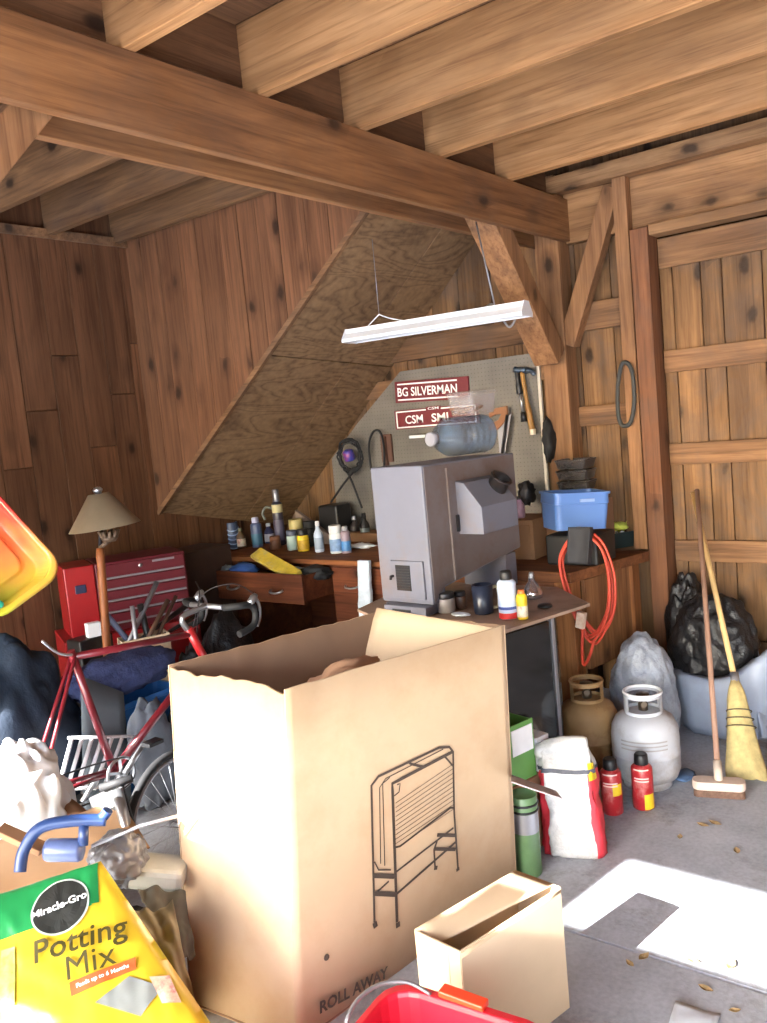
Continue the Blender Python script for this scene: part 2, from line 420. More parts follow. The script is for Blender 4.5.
# back wall, stair wall, stair soffit
bm = nb(); x = -2.2; i = 0
while x < 4.78:
    w = (.19, .21, .185, .2)[i % 4]; i += 1
    zj = 1.6 + .9*((i*37) % 11)/11
    x1 = min(x+w, 4.79)
    top = 3.05
    for a, b in ((0, zj-.002), (zj+.002, top)):
        box(bm, (x, YB+random.random()*.003, a), (x1-.004, YB+.03, b))
    x = x1
box(bm, (-2.2, YB+.03, 0), (4.8, YB+.06, 3.3))
struct('wall_back', bm, W_PINE, .0025)
bm = nb(); box(bm, (-2.2, YB-.03, 3.03), (3.54, YB+.0, 3.085)); struct('trim_1', bm, W_RAIL, .003)
def zdiag(y): return 1.285 + (YB-y)*(2.832-1.285)/(YB-2.709)
bm = nb(); y = YB; i = 0
while y > 2.4:
    w = (.15, .17, .2, .165, .22, .15)[i % 6]; i += 1
    y1 = max(y-w, 2.36)
    za, zb = zdiag(y-.002), zdiag(y1+.002)
    zt = 3.075; dx = random.random()*.004
    if za < zt:
        zj = 2.55 if i in (2, 3) else None
        pr = [(y-.002, za), (y1+.002, min(zb, zt)), (y1+.002, zt), (y-.002, zt)]
        prism(bm, pr, frame((XS+dx, 0, 0), (0, 1, 0), (0, 0, 1), (1, 0, 0)), .025)
    y = y1
struct('wall_stair', bm, W_PINE, .0025)
bm = nb()
def soff(u, v): # u 0..1 across x, v 0..1 up the flight
    x = XS+.03 + (4.748-XS-.03)*u; y = YB - (YB-2.36)*v
    zl = zdiag(y); zr = 1.02 + (YB-y)*(2.9-1.02)/(YB-2.70)
    return Vector((x, y, zl*(1-u)+zr*u))
for v0, v1 in ((0, .5), (.503, 1)):
    for u0, u1 in ((0, .62), (.624, 1)):
        N = 8; n = Vector((0, .61, .79))
        P = [[soff(u0+(u1-u0)*i/N, v0+(v1-v0)*j/N) for j in range(N+1)] for i in range(N+1)]
        a = [[bm.verts.new(p) for p in r] for r in P]; b = [[bm.verts.new(p+n*.018) for p in r] for r in P]
        for i in range(N):
            for j in range(N):
                bm.faces.new((a[i][j], a[i+1][j], a[i+1][j+1], a[i][j+1])); bm.faces.new((b[i][j], b[i+1][j], b[i+1][j+1], b[i][j+1]))
        for k in range(N):
            for q in (0, N):
                bm.faces.new((a[k][q], a[k+1][q], b[k+1][q], b[k][q])); bm.faces.new((a[q][k], a[q][k+1], b[q][k+1], b[q][k]))
struct('stair_soffit', bm, PLY)
bm = nb(); p, q = soff(0, 0), soff(0, 1)
d = (q-p).normalized(); bar(bm, Vector((XS+.012, p.y, p.z))-d*.0, Vector((XS+.012, q.y, q.z)), .03, .03, (1, 0, 0)); struct('trim_2', bm, W_RAIL)

# unseen front wall, added to shape the sun patches: open bays, lintel, transom gap
XF = -2.0
SUN_T = .573
zlo, zhi = (2.515-XF)*SUN_T, (2.98-XF)*SUN_T
bm = nb(); box(bm, (XF-.1, -3, 2.15), (XF, 4.9, zlo)); struct('sun_mask_lintel', bm, W_BEAM)
bm = nb(); box(bm, (XF-.1, -3, zhi+.0573), (XF, 4.9, 3.36)); struct('sun_mask_plate', bm, W_BEAM)
yL = 1.341+.171*(2.535-XF)
bm = nb(); box(bm, (XF-.1, yL, 0), (XF, yL+.31, 3.0)); struct('sun_mask_post', bm, W_BEAM)  # added post, its width set to keep sun off the carton front
bm = nb(); box(bm, (XF-.1, yL-.26, zlo), (XF, yL-.15, zlo+.125)); struct('sun_mask_notch', bm, W_BEAM)  # added block that cuts the notch into the floor sun patch
bm = nb(); box(bm, (-2.1, -3.1, 0), (4.8, -3.0, 3.36)); struct('wall_near', bm, W_PINE)
bm = nb(); box(bm, (-2.1, 4.78, 0), (4.8, 4.84, 3.36)); struct('wall_outer', bm, W_PINE)

# ------------------------------------------------------------------ light
w = bpy.data.worlds.new('sky'); S.world = w; w.use_nodes = True
nt = w.node_tree; bg = nt.nodes['Background']; sky = nt.nodes.new('ShaderNodeTexSky')
sky.sky_type = 'NISHITA'; sky.sun_disc = False; sky.sun_elevation = R(29.8); sky.sun_rotation = R(279.7); sky.altitude = 200; sky.air_density = 1; sky.dust_density = 1.5
nt.links.new(sky.outputs[0], bg.inputs[0]); bg.inputs[1].default_value = 1.05
sl = bpy.data.lights.new('sun', 'SUN'); sl.energy = 26; sl.angle = R(.4); sl.color = (1, .985, .96)
so = bpy.data.objects.new('sun', sl); COL.objects.link(so)
sd = Vector((math.cos(R(-9.7)), math.sin(R(-9.7)), -SUN_T)).normalized()
so.rotation_euler = sd.to_track_quat('-Z', 'Y').to_euler(); so.location = (-6, 1, 6)
S.view_settings.view_transform = 'Standard'; S.view_settings.look = 'None'; S.view_settings.gamma = 1; S.view_settings.use_curve_mapping = False
S.view_settings.exposure = 1.22

# ================================================================== THINGS
CARD = mat('cardboard', (190, 164, 134), .85, var=.05, scale=5, dirt=(176, 142, 106), dirtamt=.35)
CARD_IN = mat('cardboard_inside', (132, 104, 84), .9, var=.08, scale=5)
CARD_PALE = mat('pale_cardboard', (198, 174, 144), .85, var=.05, scale=6)
CARD_BROWN = mat('brown_cardboard', (142, 104, 74), .9, var=.1, scale=5)
PRINT = mat('dark_print', (70, 58, 50), .8, var=.1)
GREYPAINT = mat('grey_paint', (106, 108, 121), .55, var=.07, scale=4, dirt=(116, 96, 84), dirtamt=.5)
GREYBROWN = mat('brown_grey_paint', (106, 97, 97), .65, var=.1, scale=6, dirt=(96, 74, 60), dirtamt=.6)  # browner grey for the long side and its seam strip
BLACKP = mat('black_plastic', (24, 24, 26), .45, var=.2)
BLACKR = mat('black_rubber', (30, 30, 32), .7, var=.15)
DARKM = mat('dark_metal', (52, 52, 56), .45, .6, var=.2, dirt=(70, 52, 40), dirtamt=.6)
STEEL = mat('bright_steel', (190, 192, 196), .3, .9, var=.1)
ALU = mat('dull_metal', (150, 150, 156), .45, .7, var=.15)
WHITE = mat('white_enamel', (232, 234, 238), .4, var=.03)
WHITEP = mat('white_plastic', (226, 228, 230), .45, var=.04)
REDP = mat('red_paint', (150, 26, 30), .35, var=.08, spec=.5, coat=.3)
REDD = mat('dark_red_paint', (88, 18, 30), .45, var=.12)
RUST = mat('rusty_tank', (150, 118, 78), .65, var=.2, scale=7, dirt=(120, 72, 34), dirtamt=.95)
TANKW = mat('white_tank', (186, 188, 194), .5, var=.08, scale=5, dirt=(130, 108, 88), dirtamt=.6)
BLUE = mat('blue_plastic', (88, 124, 186), .4, var=.06, scale=3)
ORANGE = mat('orange_cord_rubber', (186, 62, 42), .5, var=.08)
GLASS_D = mat('dark_glass', (16, 20, 24), .08, var=.1, spec=.9)
CLEAR = mat('clear_plastic', (176, 168, 166), .15, var=.05, alpha=.30, spec=.7)
YEL = mat('yellow_plastic', (232, 200, 40), .5, var=.06)
BLACKBAG = mat('black_bag_film', (26, 26, 29), .4, var=.3, spec=.5, scale=14, bump=.9)
TARP = mat('blue_grey_tarp', (146, 156, 176), .5, var=.1, scale=4, dirt=(120, 124, 136), dirtamt=.5)
CLEARBAG = mat('whitish_bag_film', (150, 156, 168), .4, var=.3, scale=9, dirt=(74, 76, 84), dirtamt=.8, bump=.8)
STRAW = mat('broom_straw', (188, 170, 116), .85, var=.25, scale=30)
STICK = mat('pale_wood_stick', (206, 172, 118), .6, var=.08, scale=4)
GREYSTICK = mat('grey_brown_stick', (150, 116, 98), .65, var=.1, scale=5)

# ---- tall cardboard carton with a printed folding bed
zt = 1.0
Nn, Rr, Ll = A(285, 690, 2, zt), A(505, 625, 2, zt), A(168, 665, 2, zt)
Nn.z = Rr.z = Ll.z = 0
Bk = Rr + Ll - Nn
# the foot stands a little in from the head so the sides lean as in the photo
Nb = Vector((Nn.x-.10, Nn.y+.0, 0)); Nb = A(298, 1046, 2, 0); Rb = Rr + (A(517, 884, 2, 0)-Rr); Lb = A(190, 1004, 2, 0)
Bb = Rb + Lb - Nb
CARTON = T('cardboard_carton', 'tall open cardboard carton printed with a folding bed outline', 'box', (Nn+Bk)/2)
random.seed(3)
def panel(P0, P1, B0, B1, th, jag, seed, n=36, drop=None):
    bm = nb(); nrm = (P1-P0).cross(Vector((0, 0, 1))).normalized()
    rows = []
    for i in range(n+1):
        u = i/n
        z = zt + jag*noise.fractal(Vector((u*9, seed, 0)), .8, 2, 4) - (drop(u) if drop else 0)
        t = P0.lerp(P1, u); b = B0.lerp(B1, u)
        bulge = .012*math.sin(math.pi*u)
        rows.append([b.lerp(t, k)+Vector((0, 0, z*k))+nrm*(bulge*math.sin(math.pi*k)) for k in (0, .25, .5, .75, 1)])
    a = [[bm.verts.new(p) for p in r] for r in rows]; b = [[bm.verts.new(p-nrm*th) for p in r] for r in rows]
    for i in range(n):
        for j in range(4):
            bm.faces.new((a[i][j], a[i+1][j], a[i+1][j+1], a[i][j+1])).smooth = True; f = bm.faces.new((b[i][j], b[i+1][j], b[i+1][j+1], b[i][j+1])); f.material_index = 1; f.smooth = True
        bm.faces.new((a[i][4], a[i+1][4], b[i+1][4], b[i][4])); bm.faces.new((a[i][0], a[i+1][0], b[i+1][0], b[i][0]))
    for j in range(4):
        for i in (0, n): bm.faces.new((a[i][j], a[i][j+1], b[i][j+1], b[i][j]))
    return bm
obj('front_panel', panel(Nn, Rr, Nb, Rb, .007, .003, 1), [CARD, CARD_IN], CARTON)
obj('torn_side_panel', panel(Ll, Nn, Lb, Nb, .007, .013, 2, drop=lambda u: .008*math.sin(u*7)+.006), [CARD, CARD_IN], CARTON, label='side panel with a ragged torn top edge')
obj('back_panel', panel(Bk, Ll, Bb, Lb, .007, .009, 3), [CARD, CARD_IN], CARTON)
obj('side_panel', panel(Rr, Bk, Rb, Bb, .007, .006, 4), [CARD, CARD_IN], CARTON)
bm = nb(); box(bm, (0, 0, 0), (1, 1, .006), Matrix(((Rb.x-Nb.x, Lb.x-Nb.x, 0, Nb.x), (Rb.y-Nb.y, Lb.y-Nb.y, 0, Nb.y), (0, 0, 1, .002), (0, 0, 0, 1)))); obj('bottom', bm, CARD_IN, CARTON)
# inner flap bent in at the far right corner
iu = (Rr-Nn).normalized(); iv = (Ll-Nn).normalized()
bm = nb(); c0 = Rr-iu*.02+iv*.03; c1 = Bk-iu*.02-iv*.01
sheet(bm, c0+Vector((0, 0, .99)), c1+Vector((0, 0, 1.02)), c0-iu*.05+Vector((0, 0, .62)), c1-iu*.22+iv*0+Vector((0, 0, .62)), 14, 10, .004, 5, 2, .005)
obj('inner_flap', bm, CARD_PALE, CARTON, label='pale flap folded down inside the carton')
bm = nb(); lump(bm, Nn+iu*.30+iv*.13+Vector((0, 0, .895)), (.24, .085, .09), .25, 2.2, 4, crease=.5)
pp = obj('crumpled_paper', bm, mat('kraft_paper', (182, 142, 112), .9, var=.1)); pp['label'] = 'crumpled brown paper inside the tall carton'; pp['category'] = 'paper'
# the paper rests on a folded board inside
# printed drawing: strokes laid on the front panel
fx0, fxn = Nb, (Rb-Nb).cross(Vector((0, 0, 1))).normalized()
P0n = (Nb+Rb)/2
upv = ((Nn+Rr)/2+Vector((0, 0, zt))-(Nb+Rb)/2).normalized()
uv_ = ((Rr+Rb)-(Nn+Nb)).normalized()
FN = uv_.cross(upv).normalized()
if FN.dot(CO-P0n) < 0: FN = -FN
FP0 = (Nn+Rr+Nb+Rb)/4+Vector((0, 0, zt/2))
def fsurf(u, k):                                              # the front panel as built
    b = Nb.lerp(Rb, u); t = Nn.lerp(Rr, u); n = (Rr-Nn).cross(Vector((0, 0, 1))).normalized()
    return b.lerp(t, k)+Vector((0, 0, zt*k))+n*(.012*math.sin(math.pi*u)*math.sin(math.pi*k))
def fpt(px, py):
    p0, n = FP0, FN
    for _ in range(6):
        q = onpl(px, py, p0, n); k = max(.005, min(.995, q.z/zt)); b = Nb.lerp(Nn, k); c = Rb.lerp(Rr, k)
        u = max(.005, min(.995, (q-b).dot((c-b).normalized())/(c-b).length))
        p0 = fsurf(u, k); n = (fsurf(u+.004, k)-fsurf(u-.004, k)).cross(fsurf(u, k+.004)-fsurf(u, k-.004)).normalized()
    if n.dot(CO-p0) < 0: n = -n
    return onpl(px, py, p0, n)+n*.003
def stroke(bm, pts, w):
    P = []
    for (x0, y0), (x1, y1) in zip(pts, pts[1:]):
        n = max(2, int(math.hypot(x1-x0, y1-y0)/8))
        P += [fpt(x0+(x1-x0)*k/n, y0+(y1-y0)*k/n) for k in range(n)]
    P.append(fpt(*pts[-1]))
    L = []
    for i, p in enumerate(P):
        t = (P[min(i+1, len(P)-1)]-P[max(i-1, 0)]).normalized(); s = t.cross(FN).normalized()*w/2
        L.append((bm.verts.new(p+s), bm.verts.new(p-s)))
    for a, b in zip(L, L[1:]): bm.faces.new((a[0], b[0], b[1], a[1]))
bm = nb(); k = 140/682*1.0
def q(x, y): return (340+x*140/682, 730+y*210/1023)
Wd = .0085
for pts, w in ([[(165, 935), (150, 270), (185, 225), (480, 85), (530, 82), (548, 105), (553, 400), (572, 680)], Wd], [[(275, 935), (252, 260), (545, 105)], Wd*1.35], [[(165, 935), (172, 960)], Wd*2], [[(278, 935), (280, 960)], Wd*2],
               [[(460, 670), (455, 580), (470, 540)], Wd*.9], [[(160, 708), (262, 712)], Wd*1.8], [[(165, 795), (268, 800)], Wd*1.8], [[(270, 800), (560, 545)], Wd], [[(175, 790), (235, 735)], Wd*.8], [[(270, 690), (550, 475)], Wd*.8],
               [[(265, 570), (290, 565), (535, 378), (550, 378)], Wd*.8], [[(470, 510), (560, 512)], Wd*1.4], [[(455, 578), (560, 580)], Wd*1.4], [[(330, 155), (345, 165), (400, 178), (392, 190)], Wd], [[(505, 125), (548, 175)], Wd*.8],
               [[(195, 650), (190, 280), (220, 235), (500, 92)], Wd*.45], [[(215, 660), (205, 260), (240, 230)], Wd*.45], [[(165, 640), (185, 680), (245, 680)], Wd*.6], [[(465, 660), (462, 680)], Wd*1.8], [[(570, 670), (572, 685)], Wd*1.8],
               [[(275, 265), (290, 260), (285, 300), (262, 320)], Wd*.5]):
    stroke(bm, [q(*p) for p in pts], w)
for i in range(11):
    y0 = 330+i*22; stroke(bm, [q(268, y0+25), q(548, y0-165)], .0022)
obj('printed_bed_drawing', bm, PRINT, CARTON, label='dark line drawing of a folding bed')
def place_text(name, s, c, u, v, m, parent, width=None, height=None, bold=.012, lift=.003, label=None):
    bm = text_bm(s, width, height, bold); u = Vector(u).normalized(); v = Vector(v); v = (v-u*v.dot(u)).normalized(); n = u.cross(v)
    bm.transform(frame(Vector(c)+n*lift, u, v, n)); return obj(name, bm, m, parent, label=label)
a, b = fpt(318, 1016), fpt(386, 979)
place_text('printed_words', 'ROLL AWAY', (a+b)/2+upv*.03, b-a, upv, PRINT, CARTON, width=(b-a).length, bold=.03, lift=.009)
bm = nb(); c = fpt(326, 957); prism(bm, [(.010*math.cos(k*.7), .010*math.sin(k*.7)) for k in range(9)], AX(c, FN), .0008); obj('staple_hole', bm, PRINT, CARTON)

# ---- small open carton
zs_ = .375
sN, sL, sR = A(460, 951, 2, zs_), A(415, 930, 2, zs_), A(560, 887, 2, zs_); sF = sL+sR-sN
SB = T('small_carton', 'small shallow carton with a half open lid before the big one', 'box', (sN+sF)/2-Vector((0, 0, zs_)))
up = Vector((0, 0, 1))
def quadwall(a, b, z0, z1, th=.005):
    bm = nb(); d = (b-a).normalized(); n = d.cross(up)
    M = frame(a, d, n, d.cross(n)); box(bm, (0, 0, 0), ((b-a).length, th, 0)); bm.clear()
    bar(bm, Vector((a.x, a.y, (z0+z1)/2)), Vector((b.x, b.y, (z0+z1)/2)), z1-z0, th, (d.cross(up)))
    return bm
z0 = Vector((0, 0, zs_))
for a, b, nm in ((sL, sN, 'side_panel'), (sN, sR, 'front_panel'), (sR, sF, 'side_panel'), (sF, sL, 'back_panel')):
    obj(nm, quadwall(a, b, .002, zs_), CARD_PALE, SB)
bm = nb(); lo_ = [sN, sR, sF, sL]
prism(bm, [(p.x, p.y) for p in lo_], TZ((0, 0, .002)), .005); obj('bottom', bm, CARD_IN, SB)
e = .003
bm = nb(); sheet(bm, sF+up*e, sL+up*e, sF.lerp(sN, .0)+(sR-sF)*.86+up*e, sL+(sN-sL)*.38-up*.025, 8, 8, .001, 3, 1, .004); obj('lid_flap', bm, CARD_PALE, SB, label='far lid flap sagging into the box')
bm = nb(); sheet(bm, sN-up*.004, sR-up*.004, sN+(sL-sN)*.08-up*.13, sR+(sF-sR)*.1-up*.13, 8, 6, .001, 3, 2, .004); obj('lid_flap', bm, CARD, SB)
d1 = (sN-sL); n1 = d1.normalized().cross(up)
bm = nb(); M = frame(sL.lerp(sN, .62)-up*.0, d1, up, n1)
box(bm, (-.035, -.13, .003), (.02, .0, .0042), M); obj('clear_tape', bm, mat('packing_tape', (200, 186, 160), .25, var=.03), SB)

# ---- red bin in the foreground
RB = A(396, 990, 2, .36)
_c, _s = math.cos(R(6)), math.sin(R(6)); rc = Vector((RB.x-(.27*_c-.19*_s), RB.y-(.27*_s+.19*_c), 0))
bin_ = T('red_bin', 'red plastic tub with a grey bail handle in the foreground', 'tub', rc, (0, 0, R(6)))
Mb = ROOT[bin_]
bm = nb(); L = []
for s, z, in ((.80, 0), (.84, .06), (1, .345), (1.09, .345), (1.10, .36), (1.0, .362), (.985, .35), (.80, .02)):
    L.append([Mb @ Vector((x*s, y*s, z+.002)) for x, y in rrect(.56, .40, .07)])
loft(bm, L, sm=False); obj('tub', bm, mat('red_bin_plastic', (206, 28, 48), .35, var=.04), bin_, .004)
bm = nb(); p = [(.10, .222, .36), (.11, .224, .385), (.16, .224, .40), (.22, .20, .405), (.265, .15, .395), (.285, .10, .365)]
tube(bm, [Mb @ Vector(x) for x in smooth_pts(p, 5)], .005); obj('bail_handle', bm, ALU, bin_, label='grey wire bail handle')
bm = nb(); bar(bm, Mb @ Vector((.30, -.04, .367)), Mb @ Vector((.303, .08, .371)), .035, .018); obj('latch', bm, mat('orange_red_plastic', (226, 66, 34), .4), bin_, .004, label='orange latch on the rim')
bm = nb(); lump(bm, Mb @ Vector((.06, .02, .17)), (.13, .11, .12), .3, 2, 5, crease=.3); bl = obj('black_bundle', bm, BLACKBAG, None, label='dark bundle lying inside the red tub', cat='bundle')

# ---- bag of potting mix
PC = PD(78, 975, 2.15)
PNn = (Vector((-.62, -.48, .78))).normalized()
pa, pb = onpl(35, 957, PC, PNn), onpl(124, 926, PC, PNn)
PU = (pb-pa).normalized(); PV = PNn.cross(PU)
ptl = lambda px, py: (lambda w: ((w-PC).dot(PU), (w-PC).dot(PV)))(onpl(px, py, PC, PNn))
corn = [ptl(92, 853), ptl(212, 1030)]
xr = (corn[0][0]+corn[1][0])/2+.0; ytop = corn[0][1]
BW, BH = .62, 1.0
slope = (corn[1][0]-corn[0][0])/(corn[1][1]-corn[0][1])
def bagp(x, y, lift=0):   # x,y in bag plane -> surface of the filled bag
    xc_ = corn[0][0]+slope*(y-ytop)
    u = (x-(xc_-BW))/BW; v = (y-(ytop-BH))/BH
    u = min(1, max(0, u)); v = min(1, max(0, v))
    h = .085*(math.sin(math.pi*u)**.45)*(math.sin(math.pi*min(1, v*1.0))**.4)+.006*noise.noise(Vector((x*14, y*9, 3)))+.004*noise.noise(Vector((x*40, y*22, 1)))
    return PC+PU*x+PV*y+PNn*(h-.075+lift)
POT = T('potting_mix_bag', 'yellow and green bag of potting mix lying in the foreground', 'bag', PC-Vector((0, 0, .3)))
def bagpatch(f, x0, x1, y0, y1, nx, ny, lift):
    bm = nb(); g = []
    for i in range(nx+1):
        r = []
        for j in range(ny+1):
            x, y = x0+(x1-x0)*i/nx, y0+(y1-y0)*j/ny
            r.append((x, y))
        g.append(r)
    vs = {}
    for i in range(nx):
        for j in range(ny):
            q4 = [g[i][j], g[i+1][j], g[i+1][j+1], g[i][j+1]]
            if f(sum(q_[0] for q_ in q4)/4, sum(q_[1] for q_ in q4)/4):
                fv = []
                for q_ in q4:
                    if q_ not in vs: vs[q_] = bm.verts.new(bagp(*q_, lift))
                    fv.append(vs[q_])
                bm.faces.new(fv).smooth = True
    return bm
BAGY = mat('bag_yellow_film', (204, 172, 44), .3, var=.06, scale=4, spec=.6); BAGG = mat('bag_green_film', (30, 122, 66), .3, var=.06, spec=.6)
bm = nb(); NX, NY = 44, 60; gt = []; gb = []
for i in range(NX+1):
    rt = []; rb = []
    for j in range(NY+1):
        v = j/NY; y = ytop-BH+BH*v; x1_ = corn[0][0]+slope*(y-ytop); x = x1_-BW+BW*i/NX
        p = bagp(x, y); rt.append(bm.verts.new(p)); q_ = bagp(x, y); hh = (q_-(PC+PU*x+PV*y)).dot(PNn)+.075
        rb.append(bm.verts.new(PC+PU*x+PV*y-PNn*(.075+hh*.55)))
    gt.append(rt); gb.append(rb)
for i in range(NX):
    for j in range(NY):
        yy = ytop-BH+BH*(j+.5)/NY; xx = -BW/2+BW*(i+.5)/NX
        f = bm.faces.new((gt[i][j], gt[i+1][j], gt[i+1][j+1], gt[i][j+1])); f.smooth = True
        f = bm.faces.new((gb[i][j], gb[i][j+1], gb[i+1][j+1], gb[i+1][j])); f.smooth = True
for k in range(NX):
    for j in (0, NY): bm.faces.new((gt[k][j], gt[k+1][j], gb[k+1][j], gb[k][j]))
for k in range(NY):
    for i in (0, NX): bm.faces.new((gt[i][k], gt[i][k+1], gb[i][k+1], gb[i][k]))
obj('bag_film', bm, BAGY, POT)
gx0, gy0 = ptl(0, 938); gx1, gy1 = ptl(108, 888); gxm, gym = ptl(55, 905)
def green(x, y):
    yl = gy0+(gy1-gy0)*(x-gx0)/(gx1-gx0) if x > gx0 else gy0-(gx0-x)*.3
    return y > yl-.012*math.sin((x-gx0)*9) and y < ytop-.005
xr0 = corn[0][0]
obj('green_band', bagpatch(green, xr0-BW+.01, xr0-.006, gy0-.2, ytop, 70, 70, .003), BAGG, POT, label='green band across the top of the bag')
def ptext(name, s, pc, pu, m, w, h=None, bold=.0, lift=.006, sh=0, label=None):
    bm = text_bm(s, w, h, bold); x, y = ptl(*pc); x2, y2 = ptl(*pu); a = math.atan2(y2-y, x2-x)
    for v in bm.verts:
        vx, vy = v.co.x*math.cos(a)-v.co.y*math.sin(a), v.co.x*math.sin(a)+v.co.y*math.cos(a)
        v.co = bagp(x+vx, y+vy, lift)
    return obj(name, bm, m, POT, label=label)
def disc(pc, r0, lift, ax=1.0):
    x, y = ptl(*pc); bm = nb(); c = bm.verts.new(bagp(x, y, lift)); prev = None
    for k in range(1, 5):
        rr = r0*k/4; ring = [bm.verts.new(bagp(x+rr*math.cos(2*math.pi*a/40), y+rr*ax*math.sin(2*math.pi*a/40), lift)) for a in range(40)]
        for a in range(40):
            if prev is None: bm.faces.new((c, ring[a], ring[(a+1) % 40]))
            else: bm.faces.new((prev[a], ring[a], ring[(a+1) % 40], prev[(a+1) % 40]))
        prev = ring
    return bm
WHT = mat('white_ink', (244, 244, 240), .5, var=.01); BLK = mat('black_ink', (36, 38, 36), .45, var=.05)
rr = (Vector(ptl(83, 899))-Vector(ptl(30, 906))).length/2
obj('logo_ring', disc((57, 904), rr*1.07, .006), mat('pale_ring_ink', (180, 190, 180), .4), POT)
obj('logo_disc', disc((57, 904), rr, .0075), BLK, POT, label='round black logo disc')
wlogo = (Vector(ptl(83, 890))-Vector(ptl(31, 918))).length*1.0
ptext('logo_lettering', 'Miracle-Gro', (57, 903), (83, 891), WHT, wlogo, bold=.02, lift=.014)
wp = (pb-pa).length
DKI = mat('olive_ink', (58, 52, 18), .5)
ptext('printed_words', 'Potting', (80, 941), (125, 925), DKI, wp, bold=.012, lift=.012)
ptext('printed_words', 'Mix', (91, 960), (118, 949), DKI, wp*.52, bold=.0, lift=.012)
def patchpoly(pts, lift, n=14):
    p = [Vector(ptl(*a_)) for a_ in pts]; bm = nb(); g = []
    for i in range(n+1):
        g.append([bm.verts.new(bagp(*(p[0].lerp(p[1], i/n)).lerp(p[3].lerp(p[2], i/n), j/n), lift)) for j in range(n+1)])
    for i in range(n):
        for j in range(n): bm.faces.new((g[i][j], g[i+1][j], g[i+1][j+1], g[i][j+1])).smooth = True
    return bm
obj('red_banner', patchpoly([(70, 983), (133, 955), (134, 968), (72, 997)], .006), mat('red_ink', (216, 84, 40), .45), POT)
ptext('banner_lettering', 'Feeds up to 6 Months', (103, 976), (132, 963), WHT, (Vector(ptl(128, 965))-Vector(ptl(78, 987))).length, bold=.015, lift=.013)
obj('pot_picture', patchpoly([(96, 1003), (128, 975), (160, 985), (140, 1016)], .005), mat('grey_ink', (122, 126, 122), .45), POT)
obj('flower_picture', patchpoly([(147, 975), (165, 972), (178, 1000), (160, 1002)], .0055), mat('flower_ink', (206, 176, 150), .5, var=.5, scale=40, dirt=(180, 60, 90), dirtamt=.9), POT)
obj('leaf_picture', patchpoly([(0, 950), (14, 946), (16, 1005), (0, 1010)], .0055), mat('leaf_ink', (190, 196, 90), .5, var=.5, scale=40, dirt=(84, 130, 50), dirtamt=.9), POT)

# ---- generic small containers, sized from the photo on a known surface
def base_at(px, py, z): return A(px, py, 2, z)
def sized(p, pixels): return pixels*dep(p)/FPX
def can(name, label, cat, px, py, z, hpx, wpx, body, cap=None, capm=None, band=None, neck=.5, group=None, shape='spray', at=None, tilt=None):
    p = at or base_at(px, py, z); h = sized(p, hpx); r = sized(p, wpx)/2
    o = T(name, label, cat, p, group=group); M = TZ(p+Vector((0, 0, .001)))
    if tilt: M = M @ Euler(tilt).to_matrix().to_4x4()
    if shape == 'spray':
        hb = h*.74
        obj('can_body', lathe(nb(), [(r*.9, 0), (r, .004), (r, hb), (r*.93, hb+.006), (r*.62, hb+.018)], M, 18), body, o)
        obj('cap', lathe(nb(), [(r*.62, hb+.014), (r*.66, hb+.018), (r*.62, h-.006), (r*.5, h)], M, 16), capm or WHITEP, o)
        if band: obj('label_band', lathe(nb(), [(r*1.012, hb*.12), (r*1.012, hb*.62)], M, 18, cap=False), band, o)
    elif shape == 'bottle':
        hb = h*.68
        obj('bottle_body', lathe(nb(), [(r*.85, 0), (r, .006), (r, hb*.8), (r*.9, hb*.92), (r*.45, hb+.015), (r*.4, h*.86)], M, 18), body, o)
        obj('cap', lathe(nb(), [(r*.45, h*.84), (r*.47, h*.86), (r*.45, h-.003), (r*.38, h)], M, 14), capm or WHITEP, o)
        if band: obj('label_band', lathe(nb(), [(r*1.012, hb*.15), (r*1.012, hb*.7)], M, 18, cap=False), band, o)
    elif shape == 'jar':
        hb = h*.74
        obj('jar_body', lathe(nb(), [(r*.9, 0), (r, .005), (r, hb*.9), (r*.9, hb)], M, 18), body, o)
        obj('lid', lathe(nb(), [(r*.94, hb-.002), (r*.96, hb+.003), (r*.96, h-.004), (r*.88, h)], M, 18), capm or WHITEP, o)
        if band: obj('label_band', lathe(nb(), [(r*1.012, hb*.12), (r*1.012, hb*.7)], M, 18, cap=False), band, o)
    elif shape == 'tin':
        obj('tin_body', lathe(nb(), [(r*.97, 0), (r, .003), (r, h-.003), (r*.96, h), (r*.93, h-.004), (0, h-.004)], M, 20), body, o)
        if band: obj('label_band', lathe(nb(), [(r*1.012, h*.12), (r*1.012, h*.85)], M, 20, cap=False), band, o)
    return o

# ---- grey blasting cabinet
ZT = .84
MY = R(-4)
m0 = A(430, 600, 2, .90)                                       # its near lower corner
m0 = Vector((3.14, 2.22, 0))
CABN = T('metal_cabinet', 'grey sheet metal machine cabinet with a slanted hood on its side', 'machine', (m0.x, m0.y, ZT), (0, 0, MY))
Mc = ROOT[CABN]
Lx, Ly, z0c, z1c = .765, .315, .06, .70
bm = nb()
